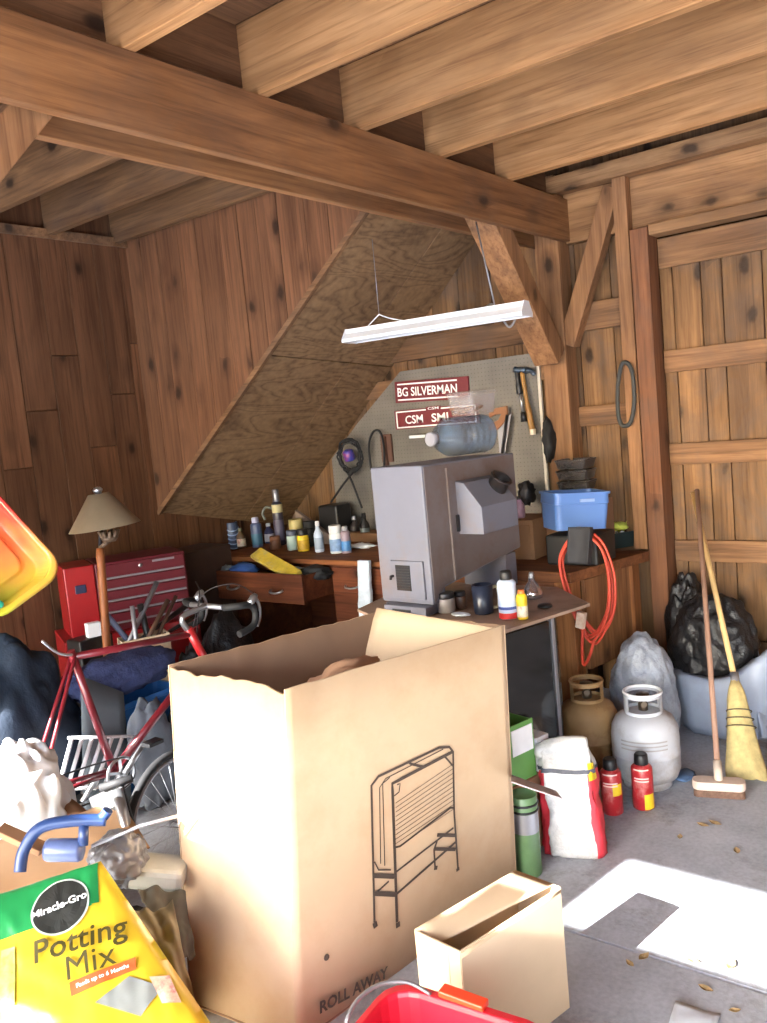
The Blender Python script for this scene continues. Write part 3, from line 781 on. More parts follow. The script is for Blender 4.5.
# local x runs along the long side, y towards the left wall; long side facing the camera is y=0
prism(bm, [(0, .05), (.0, z1c), (Lx, z1c-.01), (Lx, .19), (.10, .115), (.10, .05)], Mc @ frame((0, Ly, 0), (1, 0, 0), (0, 0, 1), (0, -1, 0)), Ly)
obj('cabinet_body', bm, GREYPAINT, CABN, .006)
bm = nb(); box(bm, (.012, -.004, .14), (Lx-.01, .002, z1c-.012), Mc)
bm2 = prism(nb(), [(.10, .125), (.012, .06), (.012, z1c-.01), (Lx-.006, z1c-.018), (Lx-.006, .198)], Mc @ frame((0, .001, 0), (1, 0, 0), (0, 0, 1), (0, -1, 0)), .004); bm.free()
obj('brown_side_sheet', bm2, GREYBROWN, CABN, label='brown grey side sheet')
bm = nb(); box(bm, (.17, -.012, .135), (.19, 0, z1c-.03), Mc); obj('seam_strip', bm, GREYBROWN, CABN, .002)
bm = nb(); box(bm, (.0, .02, 0), (.12, Ly-.02, .045), Mc); obj('foot', bm, GREYPAINT, CABN, .004); bm = nb(); box(bm, (Lx-.12, .02, 0), (Lx-.02, Ly-.02, .17), Mc); obj('foot', bm, GREYPAINT, CABN, .004)
bm = nb(); box(bm, (-.06, .0, .008), (.0, Ly-.06, .05), Mc); dd = obj('ash_drawer', bm, GREYPAINT, CABN, .004)
bm = nb(); box(bm, (-.064, .09, .022), (-.058, .2, .034), Mc); obj('slot_pull', bm, BLACKP, dd)
bm = nb(); box(bm, (-.012, .035, .075), (.0, .235, .255), Mc); dr = obj('door', bm, GREYPAINT, CABN, .003)
bm = nb()
for k in range(9): box(bm, (-.016, .115, .115+k*.013), (-.011, .2, .115+k*.013+.008), Mc)
obj('vent_grille', bm, DARKM, dr)
bm = nb(); box(bm, (-.0135, .113, .112), (-.0118, .202, .234), Mc); obj('vent_opening', bm, BLACKP, dr)
bm = nb(); tube(bm, [Mc @ Vector(p) for p in ((-.012, .222, .18), (-.03, .222, .18), (-.032, .222, .165))], .007); obj('latch', bm, DARKM, dr)
# hood: wedge with a round port
bm = nb(); hx0, hx1 = .24, .54
prism(bm, [(0, .345), (-.001, .60), (-.05, .59), (-.145, .475), (-.145, .345)], Mc @ frame((hx0, 0, 0), (0, 1, 0), (0, 0, 1), (1, 0, 0)), hx1-hx0)
hood = obj('hood', bm, GREYPAINT, CABN, .004)
bm = nb(); hn = Vector((0, -.13, .145)).normalized()
c = Vector((hx1-.07, -.085, .55))
Mp = Mc @ AX(c, Vector((.0, -.6, .8)), (1, 0, 0))
lathe(bm, [(.052, -.02), (.050, .04), (.058, .045), (.058, .052), (.044, .052), (.040, -.02)], Mp, 24, cap=False); obj('round_port', bm, DARKM, hood)
bm = nb(); lathe(bm, [(0, .012), (.044, .012)], Mp, 24, cap=False); obj('port_opening', bm, BLACKP, hood)
bm = nb(); box(bm, (hx0-.018, -.016, .36), (hx0-.006, 0, .44), Mc); obj('hinge', bm, DARKM, CABN)
# things on top of it
TOPZ = ZT+z1c
def onmach(x, y, z=0): return Mc @ Vector((x, y, z1c+z))
jc = onmach(.53, .16, .104)
Mj = AX(jc+Mc.to_3x3() @ Vector((.19, -.02, 0)), Mc.to_3x3() @ Vector((-1, .12, 0))) @ Matrix.Scale(1.16, 4)
JUG = T('water_jug', 'big clear water jug lying on its side on the grey machine', 'jug', onmach(.5, .16))
prof = [(.0, .0), (.075, .0), (.086, .012)]
for k in range(5): prof += [(.086, .03+k*.04), (.079, .038+k*.04), (.079, .044+k*.04), (.086, .052+k*.04)]
prof += [(.084, .235), (.06, .28), (.03, .3), (.027, .33)]
JUGM = mat('jug_plastic', (96, 118, 142), .12, var=.3, alpha=.5, spec=.8)
obj('jug_body', lathe(nb(), prof, Mj, 28), JUGM, JUG)
obj('cap', lathe(nb(), [(.03, .32), (.031, .35), (.026, .352)], Mj, 16), mat('grey_cap', (150, 150, 158), .4), JUG)
bx = T('clear_storage_box', 'clear plastic lidded box balanced on the water jug', 'box', jc+Mc.to_3x3() @ Vector((.13, 0, .103)), (R(2), R(-2), MY))
Mx = ROOT[bx]
L = [[Mx @ Vector((x*s, y*s, z)) for x, y in rrect(.23, .16, .02)] for s, z in ((.88, .0), (1, .1), (.98, .1), (.86, .006))]
obj('box_body', loft(nb(), L, sm=False), CLEAR, bx)
L = [[Mx @ Vector((x*s, y*s, z)) for x, y in rrect(.23, .16, .02)] for s, z in ((1.05, .1), (1.06, .118), (.98, .122), (.9, .118))]
obj('lid', loft(nb(), L), CLEAR, bx)
bm = nb(); 
for i in range(14):
    x, y = random.uniform(-.09, .09), random.uniform(-.04, .04); bar(bm, Mx @ Vector((x, y, .012+random.random()*.03)), Mx @ Vector((x+random.uniform(-.05, .05), y+.03, .014+random.random()*.03)), .012, .012)
obj('contents', bm, mat('brown_parts', (122, 84, 62), .7, var=.4, scale=20), bx)

# ---- table board, dark glass fronted cabinet below it
bt = [A(590, 603, 2, ZT), A(505, 632, 2, ZT)]
e1 = bt[0]; e0 = bt[1]
TB = T('table_board', 'thin tan board used as a table top over the dark glass cabinet', 'table top', (3.3, 2.2, ZT-.016))
bm = nb()
poly = [(e1.x, e1.y), (3.84, e1.y+.3), (3.84, 2.80), (3.16, 2.70), (2.86, 2.15), (e0.x-.02, e0.y+.03)]
prism(bm, poly, TZ((0, 0, ZT-.016)), .015); obj('board', bm, mat('tan_board', (156, 130, 112), .6, var=.1, scale=7, dirt=(104, 84, 72), dirtamt=.6), TB, .002)
GC = T('glass_front_cabinet', 'dark cabinet with a glass front standing under the tan board', 'cabinet', (3.2, 2.15, 0))
bm = nb(); g0, g1 = Vector((2.80, 1.90, 0)), Vector((3.40, 1.72, 0)); gd = (g1-g0).normalized(); gn = Vector((-gd.y, gd.x, 0)); Mg = frame(g0, gd, gn, (0, 0, 1)); gw = (g1-g0).length
box(bm, (0, .02, .0), (gw, .6, ZT-.018), Mg); obj('cabinet_body', bm, mat('dark_cabinet', (30, 28, 30), .4), GC, .006)
bm = nb(); box(bm, (.02, .004, .12), (gw-.06, .02, ZT-.04), Mg); obj('glass_front', bm, GLASS_D, GC, .003)
bm = nb(); box(bm, (gw-.055, -.004, .1), (gw-.035, .02, ZT-.03), Mg); obj('metal_trim', bm, ALU, GC, .002)
# things on the board
SPR = mat('white_blue_can', (196, 210, 232), .35, var=.06); REDI = mat('red_label', (206, 44, 44), .4, var=.08)
can('spray_can', 'white and red aerosol can with a black cap on the tan board', 'spray can', 509, 618, ZT, 48, 19, SPR, capm=BLACKP)
_p = base_at(509, 618, ZT); r_ = sized(_p, 19)/2
o = [x for x in bpy.data.objects if x.get('label', '').startswith('white and red aerosol')][0]
M = TZ(_p); obj('label_band', lathe(nb(), [(r_*1.02, .004), (r_*1.02, .03)], M, 18, cap=False), REDI, o)
obj('label_band', lathe(nb(), [(r_*1.02, .045), (r_*1.02, .058)], M, 18, cap=False), mat('blue_label', (60, 80, 150), .4), o)
can('yellow_can', 'small yellow can beside the white and red aerosol', 'can', 523, 619, ZT, 30, 11, YEL, capm=mat('orange_cap', (220, 120, 50), .4), band=mat('cream_label', (226, 214, 186), .5, var=.25, scale=40, dirt=(196, 70, 40), dirtamt=.8))
# heat lamp bulb
p = base_at(533, 598, ZT); k = sized(p, 1)
HB = T('heat_lamp_bulb', 'silvery heat lamp bulb standing face down on the tan board', 'bulb', p)
M = TZ(p+Vector((0, 0, .002)))
obj('bulb_glass', lathe(nb(), [(k*9.5, 0), (k*10.5, k*2), (k*9.5, k*7), (k*6.5, k*13), (k*3.4, k*17), (k*2.9, k*20)], M, 24), mat('silvered_glass', (196, 190, 200), .12, .85, var=.05), HB)
obj('screw_base', lathe(nb(), [(k*2.9, k*19.5), (k*3.1, k*21), (k*2.8, k*22), (k*3.1, k*23), (k*2.8, k*24), (k*2, k*26), (0, k*26.5)], M, 14), ALU, HB)
# dark mug
p = base_at(484, 613, ZT); k = sized(p, 1)
MG = T('dark_mug', 'dark blue faceted mug on the tan board in front of the machine', 'mug', p); M = TZ(p+Vector((0, 0, .001)))
obj('mug_body', lathe(nb(), [(k*9.5, 0), (k*10, k*2), (k*11, k*29), (k*10.2, k*29), (k*9, k*3), (0, k*3)], M, 10), mat('dark_blue_glaze', (36, 42, 58), .3), MG)
bm = nb(); tube(bm, smooth_pts([M @ Vector((k*10*math.cos(-.9)+d*math.cos(-.9), k*10*math.sin(-.9)+d*math.sin(-.9), z*k)) for d, z in ((-.002, 25), (k*5, 25), (k*6, 15), (k*5, 6), (-.002, 5))], 5), k*1.6); obj('handle', bm, mat('pale_handle', (170, 160, 130), .4), MG)
p = base_at(545, 607, ZT); k = sized(p, 1)
bm = nb(); lathe(bm, [(k*7, 0), (k*7.4, k), (k*6.6, k*2.5), (k*3, k*3.2), (0, k*3.4)], TZ(p+Vector((0, 0, .001))), 20); obj('small_dish', bm, BLACKP, label='small round black dish near the tip of the tan board', cat='dish')
p = base_at(440, 607, ZT)
can('grease_can', 'small dull metal pot under the edge of the grey machine', 'pot', 447, 612, ZT, 20, 18, mat('greyish_jar', (140, 134, 130), .5, var=.2), shape='jar', capm=DARKM)
can('brown_jar', 'small brown jar beside the dull metal pot', 'jar', 461, 608, ZT, 17, 12, mat('brown_glass', (92, 70, 58), .3), shape='jar', capm=DARKM)
p = base_at(461, 616, ZT); bm = nb(); lump(bm, p+Vector((0, 0, .008)), (.03, .045, .009), .3, 2, 3, floor=ZT+.001, sub=3); obj('crumpled_foil', bm, mat('pale_foil', (206, 214, 226), .3), label='scrap of pale foil in front of the dark mug', cat='scrap')

# ---- right hand workbench
BZ = .90
c0 = A(570, 573, 2, BZ); 
bx0, by0 = c0.x, c0.y
WB = T('workbench', 'brown wooden workbench in the corner with heavy square legs', 'workbench', (4.2, 2.3, 0))
bm = nb(); prism(bm, [(bx0, by0), (4.56, by0-.17), (4.56, 2.9), (bx0+.06, 2.9)], TZ((0, 0, BZ-.055)), .055); obj('bench_top', bm, W_BENCH, WB, .004)
for lx, ly in ((bx0+.06, by0+.05), (4.48, by0-.07), (bx0+.1, 2.82), (4.48, 2.82)):
    bm = nb(); box(bm, (lx-.05, ly-.05, 0), (lx+.05, ly+.05, BZ-.057)); obj('leg', bm, W_BENCHV, WB, .004)
bm = nb(); bar(bm, (bx0+.03, by0+.03, BZ-.135), (bx0+.09, 2.88, BZ-.135), .03, .15); obj('apron', bm, W_BENCH, WB, .003)
bm = nb(); bar(bm, (bx0+.12, by0-.01, BZ-.30), (4.43, by0-.09, BZ-.30), .025, .48); obj('end_panel', bm, wood('end_panel_wood', (158, 110, 72), (112, 74, 48), 2, .2, .5), WB, .003)
bm = nb(); bar(bm, (bx0+.03, by0+.1, .46), (bx0+.09, 2.8, .46), .03, .1); obj('stretcher', bm, W_BENCH, WB, .003)

# blue storage bin (tilted on the clutter), its lid ridge
bq = [A(541, 497, 0, 4.13), A(613, 503, 0, 4.05)]
pL = A(545, 528, 0, 4.12); pR = A(607, 533, 0, 4.0)
BB = T('blue_storage_bin', 'blue plastic storage bin on the workbench', 'bin', ((pL+pR)/2), (0, 0, 0))
bfl = A(556, 531, 0, 3.98); bxd = Vector((math.cos(R(-42)), math.sin(R(-42)), 0)); byd = Vector((-bxd.y, bxd.x, 0)); bw = .20
for _k in range(60):
    q_ = bfl+bxd*bw-CO
    if FPX*q_.dot(CR)/q_.dot(CF)+383.5 < 610: bw += .005
bfl.z = min(pL.z, pR.z)-.0
bc = bfl+bxd*bw/2+byd*.12; bh = .185
Mb = frame(bc, bxd, byd, (0, 0, 1)) @ Euler((0, R(3.5), 0)).to_matrix().to_4x4()
L = []
for s, z in ((.92, 0), (.98, bh*.72), (1.01, bh*.74), (1.0, bh*.8), (.99, bh), (1.05, bh), (1.05, bh+.012), (.94, bh+.012), (.90, .01)):
    L.append([Mb @ Vector((x*s, y*s, z)) for x, y in rrect(bw, .24, .03)])
obj('bin_body', loft(nb(), L), BLUE, BB)
bm = nb(); box(bm, (-.02, -.128, bh*.80), (.06, -.115, bh*.88), Mb); obj('pale_label', bm, mat('faded_label', (140, 164, 206), .5), BB, label='pale sticker on the bin')
# clear trays stacked behind
for k in range(4):
    p = A(578, 500, 0, 4.52); p.z = 1.20+k*.062
    o = T('clear_tray', ['lowest', 'second lowest', 'second highest', 'topmost'][k]+' of four stacked clear parts trays behind the blue bin', 'tray', p, (0, 0, R(100-k*4)), 'clear parts trays behind the blue bin')
    Mt = ROOT[o]; L = [[Mt @ Vector((x*s, y*s, z)) for x, y in rrect(.19, .17, .03)] for s, z in ((.9, 0), (1, .04), (1.05, .045), (1.05, .052), (.95, .052), (.86, .004))]
    obj('tray_body', loft(nb(), L), mat('smoky_clear_plastic', (78, 72, 70), .3, var=.15, alpha=.75), o)
    bm = nb(); lump(bm, p+Vector((0, 0, .022)), (.08, .07, .015), .4, 3, k, sub=3); obj('contents', bm, DARKM, o)
bm = nb(); box(bm, (p.x-.14, p.y-.16, BZ+.001), (p.x+.12, p.y+.16, 1.198)); box(bm, (p.x-.143, p.y-.14, 1.0), (p.x-.139, p.y+.14, 1.16)); obj('dark_parts_box', bm, CARD_BROWN, None, .01, label='dark box under the clear trays at the wall', cat='box')
# dark clutter carrying the blue bin
bm = nb(); box(bm, (pL.x-.03, pR.y+.10, BZ+.001), (pL.x+.22, pL.y-.01, min(pL.z, pR.z)-.03)); obj('dark_toolbox', bm, BLACKP, None, .012, label='black toolbox beneath the blue bin on the bench', cat='toolbox')
bm = nb(); P0 = A(532, 540, 2, BZ+.07); lump(bm, P0+Vector((.1, 0, 0)), (.16, .13, .06), .35, 2.2, 8, floor=BZ+.001, crease=.4); obj('dark_rag', bm, mat('dark_cloth', (54, 46, 46), .9, var=.3), label='dark rag heap on the bench left of the blue bin', cat='rag')
p = A(552, 552, 2, BZ); bm = nb(); bar(bm, p+Vector((0, 0, .025)), p+Vector((.06, .09, .025)), .05, .05); obj('small_white_box', bm, WHITEP, None, .004, label='small white box on the bench left of the cord', cat='box')
# toolbox tray and yellow gloves
p0, p1 = A(604, 551, 2, BZ), A(640, 545, 2, BZ)
TR = T('tool_tray', 'dark green tray of small parts at the right end of the bench', 'tray', (p0+p1)/2)
dx = (p1-p0).normalized(); dy = Vector((-dx.y, dx.x, 0))
Mt = frame((p0+p1)/2+dy*.08+Vector((0, 0, .002)), dx, dy, (0, 0, 1)); L = [[Mt @ Vector((x*s, y*s, z)) for x, y in rrect((p1-p0).length*1.08, .18, .015)] for s, z in ((.92, 0), (1, .085), (1.03, .09), (.96, .09), (.9, .01))]
obj('tray_body', loft(nb(), L), mat('dark_green_metal', (36, 48, 50), .4), TR)
bm = nb()
for i in range(22): 
    q_ = Mt @ Vector((random.uniform(-.11, .11), random.uniform(-.06, .06), .07+random.random()*.02)); bmesh.ops.create_icosphere(bm, subdivisions=1, radius=.012, matrix=TZ(q_))
obj('small_parts', bm, mat('pale_parts', (186, 190, 186), .4, var=.4, scale=30), TR)
p = Mt @ Vector((.06, .02, .108)); bm = nb(); lump(bm, p, (.055, .05, .03), .3, 2.4, 3, sub=3, crease=.5)
for k in range(4): tube(bm, smooth_pts([p+Vector((.0, -.01+k*.014, .01)), p+dx*.05+Vector((0, -.02+k*.02, .02)), p+dx*.085+Vector((0, -.03+k*.022, .0))], 4), [.013]*8+[.009], 7)
obj('work_glove', bm, mat('yellow_green_cloth', (206, 214, 90), .8, var=.2, scale=25, dirt=(90, 96, 70), dirtamt=.7), label='yellow green work glove on top of the dark green tray', cat='glove')
# hanging orange cord with its dark strap
cx_ = bx0-.05
ax_ = A(583, 545, 0, cx_)
def C(px, py, dx=0): return A(px, py, 0, cx_+dx)
CRD = T('extension_cord', 'orange extension cord coiled and hung over the bench corner', 'cord', C(585, 640))
for i in range(6):
    ox = random.uniform(-4, 4); oy = random.uniform(-5, 5); e_ = -.02+i*.012
    pts = [(573, 537), (561, 560), (566, 590), (578, 620+oy), (594+ox, 640+oy), (609+ox, 615), (611+ox*.7, 580), (603, 550), (592, 537)]
    obj('cord_loop', tube(nb(), smooth_pts([C(x+ox*.9, y+oy*.7, e_) for x, y in pts], 8), .0062, 8), ORANGE, CRD)
obj('cord_tail', tube(nb(), smooth_pts([C(594, 640, -.03), C(590, 655, -.03), C(584, 665, -.02), C(582, 650, -.035), C(583, 625, -.045)], 8), .008, 8), ORANGE, CRD)
bm = nb(); a, b = C(582, 612, -.05), C(580, 628, -.05); bar(bm, a, b, .045, .03, (1, 0, 0)); obj('plug_block', bm, mat('cream_plug', (206, 186, 166), .5, var=.2, dirt=(150, 60, 50), dirtamt=.6), CRD, .005)
STP = T('dark_strap_bag', 'black fabric pouch hanging over the bench edge inside the cord', 'pouch', C(581, 550))
bm = nb(); a = [C(572, 530, .09), C(594, 530, .07), C(594, 536, -.03), C(595, 562, -.04), C(572, 563, -.04), C(570, 536, -.02)]
sheet(bm, C(571, 527, -.02), C(593, 527, -.02), C(570, 563, -.045), C(591, 564, -.045), 12, 14, .006, 9, 4, .035, lambda u, v: .02*math.sin(math.pi*u)); obj('pouch', bm, mat('black_cloth', (38, 38, 42), .8, var=.2), STP)
bm = nb(); bar(bm, C(576, 530, -.01), C(576, 528, .16), .05, .012, (0, 0, 1)); obj('strap', bm, BLACKP, STP, .003)
can('small_bottle', 'small pinkish bottle behind the grey machine on the bench', 'bottle', 520, 518, BZ+.12, 22, 11, mat('pinkish_label', (176, 140, 160), .4, var=.3, scale=30), shape='bottle', capm=BLACKP, at=A(520, 518, 0, 4.3))
pb_ = A(520, 518, 0, 4.3); bm = nb(); box(bm, (4.22, pb_.y-.12, BZ+.001), (4.5, pb_.y+.12, pb_.z-.001)); box(bm, (4.216, pb_.y-.1, BZ+.02), (4.221, pb_.y+.1, pb_.z-.03)); obj('brown_parts_box', bm, CARD_BROWN, None, .01, label='brown box carrying the pinkish bottle', cat='box')

# ---- pegboard and what hangs on it
def pg(px, py, d=0): return A(px, py, 0, 4.70-d)
tl, tr = pg(400, 372), pg(537, 352)
PEG = T('pegboard', 'grey pegboard on the wall with its corner cut along the stairs', 'pegboard', pg(470, 470))
zpt = (tl.z+tr.z)/2
yr = tr.y; pts = [(tl.y, zpt), (yr, zpt), (yr, .93), (4.12, .93), (4.12, 1.52), (pg(356, 425).y, pg(356, 425).z)]
bm = nb(); prism(bm, [(p[0], p[1]) for p in pts], frame((4.702, 0, 0), (0, 1, 0), (0, 0, 1), (1, 0, 0)), .006)
def pegmat():
    t = NT('pegboard_grey'); g = t.n('ShaderNodeNewGeometry'); sx = t.n('ShaderNodeSeparateXYZ'); t.l(g.outputs['Position'], sx.inputs[0])
    ds = []
    for ax in ('Y', 'Z'):
        m = t.n('ShaderNodeMath', operation='MULTIPLY', inp={1: 39.4}); t.l(sx.outputs[ax], m.inputs[0])
        f = t.n('ShaderNodeMath', operation='PINGPONG', inp={1: .5}); t.l(m.outputs[0], f.inputs[0]); ds.append(f)
    h = t.n('ShaderNodeMath', operation='POWER', inp={1: 2.}); h2 = t.n('ShaderNodeMath', operation='POWER', inp={1: 2.})
    t.l(ds[0].outputs[0], h.inputs[0]); t.l(ds[1].outputs[0], h2.inputs[0])
    a = t.n('ShaderNodeMath', operation='ADD'); t.l(h.outputs[0], a.inputs[0]); t.l(h2.outputs[0], a.inputs[1])
    fac = t.ramp(a.outputs[0], [(.008, (.7,)*3), (.014, (0, 0, 0))])
    nz = t.n('ShaderNodeTexNoise', inp={'Scale': 4, 'Detail': 6}); t.l(g.outputs['Position'], nz.inputs['Vector'])
    c = t.ramp(nz.outputs[0], [(.3, lin((98, 93, 86))), (.7, lin((124, 118, 108)))])
    t.l(t.mix(fac, c, lin((40, 36, 34))), t.b.inputs['Base Color']); t.b.inputs['Roughness'].default_value = .7
    return t.m
obj('board', bm, pegmat(), PEG)
bm = nb(); box(bm, (4.69, yr-.012, .93), (4.71, yr+.006, zpt)); obj('edge_strip', bm, mat('pale_strip', (196, 186, 170), .6), PEG)
SIGNM = mat('maroon_sign', (112, 34, 40), .5, var=.08, scale=6)
def sign(name, label, c4, txt, bords, tw, th, tc, mtxt):
    a, b, c, d = [pg(*q_, .02) for q_ in c4]     # tl, tr, br, bl
    cy = (a+b+c+d)/4; w_ = abs(a.y-b.y)/2+abs(c.y-d.y)/2; h_ = abs(a.z-d.z)/2+abs(b.z-c.z)/2
    ang = math.atan2(b.z-a.z, -(b.y-a.y))
    u = Vector((0, -math.cos(ang), math.sin(ang))); v = Vector((0, math.sin(ang), math.cos(ang))); n = Vector((-1, 0, 0))
    o = T(name, label, 'sign', cy); M = frame(cy, u, v, n)
    bm = nb(); box(bm, (-w_/2, -h_/2, -.018), (w_/2, h_/2, 0), M); obj('sign_plank', bm, SIGNM, o, .002)
    return o, M, w_, h_
o, M, w_, h_ = sign('maroon_sign', 'upper maroon name sign with white letters on the pegboard', [(395, 382), (468, 376), (468, 398), (395, 404)], '', 0, 0, 0, 0, 0)
bm = nb(); box(bm, (-w_*.46, h_*.33, .0), (w_*.36, h_*.40, .002), M); box(bm, (-w_*.46, -h_*.40, .0), (w_*.36, -h_*.33, .002), M); obj('white_rule', bm, WHT, o)
t_ = text_bm('BG SILVERMAN', w_*.82, h_*.42, .018); t_.transform(M @ TZ((-w_*.05, 0, .0025))); obj('sign_lettering', t_, WHT, o)
o, M, w_, h_ = sign('maroon_sign', 'lower maroon sign with a white border, half hidden by the clear box', [(395, 411), (478, 403), (478, 423), (395, 430)], '', 0, 0, 0, 0, 0)
bm = nb()
for a, b, c, d in ((-.48, .38, .48, .45), (-.48, -.45, .48, -.38), (-.48, -.45, -.465, .45), (.465, -.45, .48, .45)): box(bm, (a*w_, b*h_, 0), (c*w_, d*h_, .002), M)
obj('white_border', bm, WHT, o)
for s_, x_, w2_ in (('CSM', -.255, .22), ('SMI', .06, .20)):
    t_ = text_bm(s_, w_*w2_, h_*.44, .018); t_.transform(M @ TZ((w_*x_, -h_*.03, .0025))); obj('sign_lettering', t_, WHT, o)
bm = nb(); box(bm, (-w_*.1, h_*.36, .0), (w_*.08, h_*.56, .004), M); tb = obj('sign_tab', bm, SIGNM, o)
t_ = text_bm('CSM', w_*.13, h_*.13, .01); t_.transform(M @ TZ((-w_*.01, h_*.46, .0045))); obj('tab_lettering', t_, WHT, tb)
# hammer and hatchet
def handle(name, label, cat, top, bot, r, m): 
    o = T(name, label, cat, bot); obj('handle', tube(nb(), smooth_pts([top, top.lerp(bot, .4)+Vector((-.005, 0, 0)), bot], 6), [r*.85]*5+[r*.8]*3+[r*1.15]*5, 10), m, o); return o
a, b = pg(522, 372, .035), pg(533, 434, .035)
HM = handle('hammer', 'claw hammer with a yellow wooden handle hung on the pegboard', 'hammer', a, b, .016, mat('yellow_wood', (150, 108, 52), .5, var=.15))
bm = nb(); tube(bm, [a+Vector((0, .05, .02)), a+Vector((0, .035, .015)), a+Vector((0, 0, .012)), a+Vector((0, -.03, .008))], [.02, .018, .016, .02], 10); tube(bm, smooth_pts([a+Vector((0, -.03, .008)), a+Vector((0, -.06, 0)), a+Vector((0, -.085, -.03))], 4), [.014]*8+[.004], 8); obj('hammer_head', bm, mat('blue_steel', (80, 94, 110), .4, .7), HM)
obj('painted_tip', tube(nb(), [b+Vector((-.001, 0, .03)), b+Vector((-.001, 0, -.004))], [.02, .018], 10), mat('cream_tip', (220, 206, 180), .5), HM)
a, b = pg(517, 372, .03), pg(523, 412, .03)
KN = handle('pry_tool', 'black handled tool with a bright shank hung beside the hammer', 'tool', a, a.lerp(b, .55), .017, BLACKP)
obj('shank', tube(nb(), [a.lerp(b, .5), b], [.009, .008], 8), STEEL, KN)
obj('guard', tube(nb(), [b, b+Vector((0, -.004, -.06))], [.016, .02], 8), BLACKP, KN)
# hand saw
SW = T('hand_saw', 'hand saw with a wooden grip propped behind the clear box', 'saw', pg(500, 455, .05))
bm = nb(); bp = [pg(*q_, .05) for q_ in ((497, 424), (511, 414), (504, 458), (500, 459))]
prism(bm, [(p.y, p.z) for p in bp], frame((4.65, 0, 0), (0, 1, 0), (0, 0, 1), (1, 0, 0)), .003); obj('blade', bm, ALU, SW)
bm = nb(); hp = [pg(*q_, .06) for q_ in ((489, 412), (496, 408), (506, 406), (507, 412), (503, 424), (497, 430), (488, 430), (490, 424), (498, 420), (501, 414), (494, 415), (489, 418))]
prism(bm, [(p.y, p.z) for p in hp], frame((4.64, 0, 0), (0, 1, 0), (0, 0, 1), (1, 0, 0)), .022); obj('grip', bm, mat('orange_wood', (140, 90, 52), .5, var=.1), SW, .003)
bm = nb(); tube(bm, [pg(507, 415, .06), pg(501, 460, .06)], .009, 8); obj('iron_bar', bm, DARKM, None, label='thin dark iron bar propped beside the hand saw', cat='bar')
p0 = pg(410, 437, .05); bm = nb(); bar(bm, p0, pg(427, 436, .05), .03, .02, (0, 0, 1)); obj('white_clip', bm, WHITEP, None, .004, label='small white plastic clip on the pegboard below the signs', cat='clip')
# coiled cables at the left of the pegboard
CB = T('coiled_cable', 'black coiled cable with a blue and red centre hanging by the stairs', 'cable', pg(350, 475, .1))
c = pg(350, 456, .1)
for i in range(5):
    r_ = .085+.006*i; obj('cable_loop', tube(nb(), [c+Vector((random.uniform(-.02, .02), r_*math.cos(a_), r_*1.12*math.sin(a_))) for a_ in [k*math.pi/14 for k in range(28)]], .007, 7, True), BLACKR, CB)
obj('cable_tail', tube(nb(), smooth_pts([c+Vector((0, .06, -.08)), pg(352, 482, .1), pg(362, 508, .1)], 8), .008, 7), BLACKR, CB)
obj('cable_tail', tube(nb(), smooth_pts([c+Vector((0, -.06, -.08)), pg(345, 482, .1), pg(331, 502, .1)], 8), .008, 7), BLACKR, CB)
bm = nb(); lathe(bm, [(.035, 0), (.04, .01), (.038, .07), (.02, .08)], AX(c+Vector((.0, 0, -.03)), (-.3, 0, 1)), 16); obj('plug_reel', bm, mat('blue_red_plastic', (60, 64, 150), .4, var=.3, scale=20, dirt=(170, 50, 60), dirtamt=.8), CB)
obj('cable_hoop', tube(nb(), smooth_pts([pg(*q_, .05) for q_ in ((371, 470), (369, 445), (373, 432), (380, 432), (384, 448), (384, 475))], 8), .008, 7), BLACKR, None, label='black cable hoop hanging beside the grey machine', cat='cable')
bm = nb(); box(bm, (4.68, pg(390, 450).y-.03, pg(388, 462).z), (4.70, pg(386, 450).y+.03, pg(388, 434).z)); box(bm, (4.66, pg(388, 450).y-.01, pg(388, 470).z), (4.69, pg(388, 450).y+.02, pg(388, 436).z)); obj('brown_hand_tool', bm, mat('rust_brown', (96, 66, 54), .7), None, .006, label='rusty brown tool hung left of the signs', cat='tool')
bm = nb(); lump(bm, pg(549, 440, .12), (.05, .035, .13), .35, 3, 6, sub=3, crease=.4); obj('cable_bundle', bm, BLACKR, label='dark bundle hung on the corner post', cat='bundle')
bm = nb(); lump(bm, A(527, 493, 0, 4.58), (.05, .05, .07), .4, 3, 12, sub=3, crease=.6); obj('dark_clamp', bm, DARKM, label='dark iron clamp at the foot of the pegboard', cat='clamp')
# black hose loop on the stud
P = [A(x, y, 0, 4.585) for x, y in ((622, 364), (618, 385), (618, 412), (622, 425), (630, 423), (634, 405), (633, 378), (629, 365))]
obj('hanging_hose', tube(nb(), smooth_pts(P, 8, True), .012, 8, True), mat('faded_black_rubber', (58, 58, 54), .7), label='black rubber loop hung on the wall stud', cat='loop')

# ---- shop light hung from the soffit
la, lb = A(349, 338, 2, 2.235), A(527, 310, 2, 2.235)
ld = (lb-la).normalized(); ls = Vector((0, 0, 1)).cross(ld).normalized()
LF = T('shop_light', 'white hanging shop light with a long metal reflector', 'light', (la+lb)/2)
Lm = (lb-la).length
ML = frame(la, ls, Vector((0, 0, 1)), ls.cross(Vector((0, 0, 1))))
if (ML.to_3x3() @ Vector((0, 0, 1))).dot(ld) < 0: ML = frame(la, -ls, Vector((0, 0, 1)), -ls.cross(Vector((0, 0, 1))))
prof = [(-.075, -.028), (-.075, -.012), (-.035, .02), (-.03, .045), (.03, .045), (.035, .02), (.075, -.012), (.075, -.028), (.07, -.028), (.068, -.014), (.03, .01), (-.03, .01), (-.068, -.014), (-.07, -.028)]
obj('reflector', prism(nb(), prof, ML, Lm), WHITE, LF, .002)
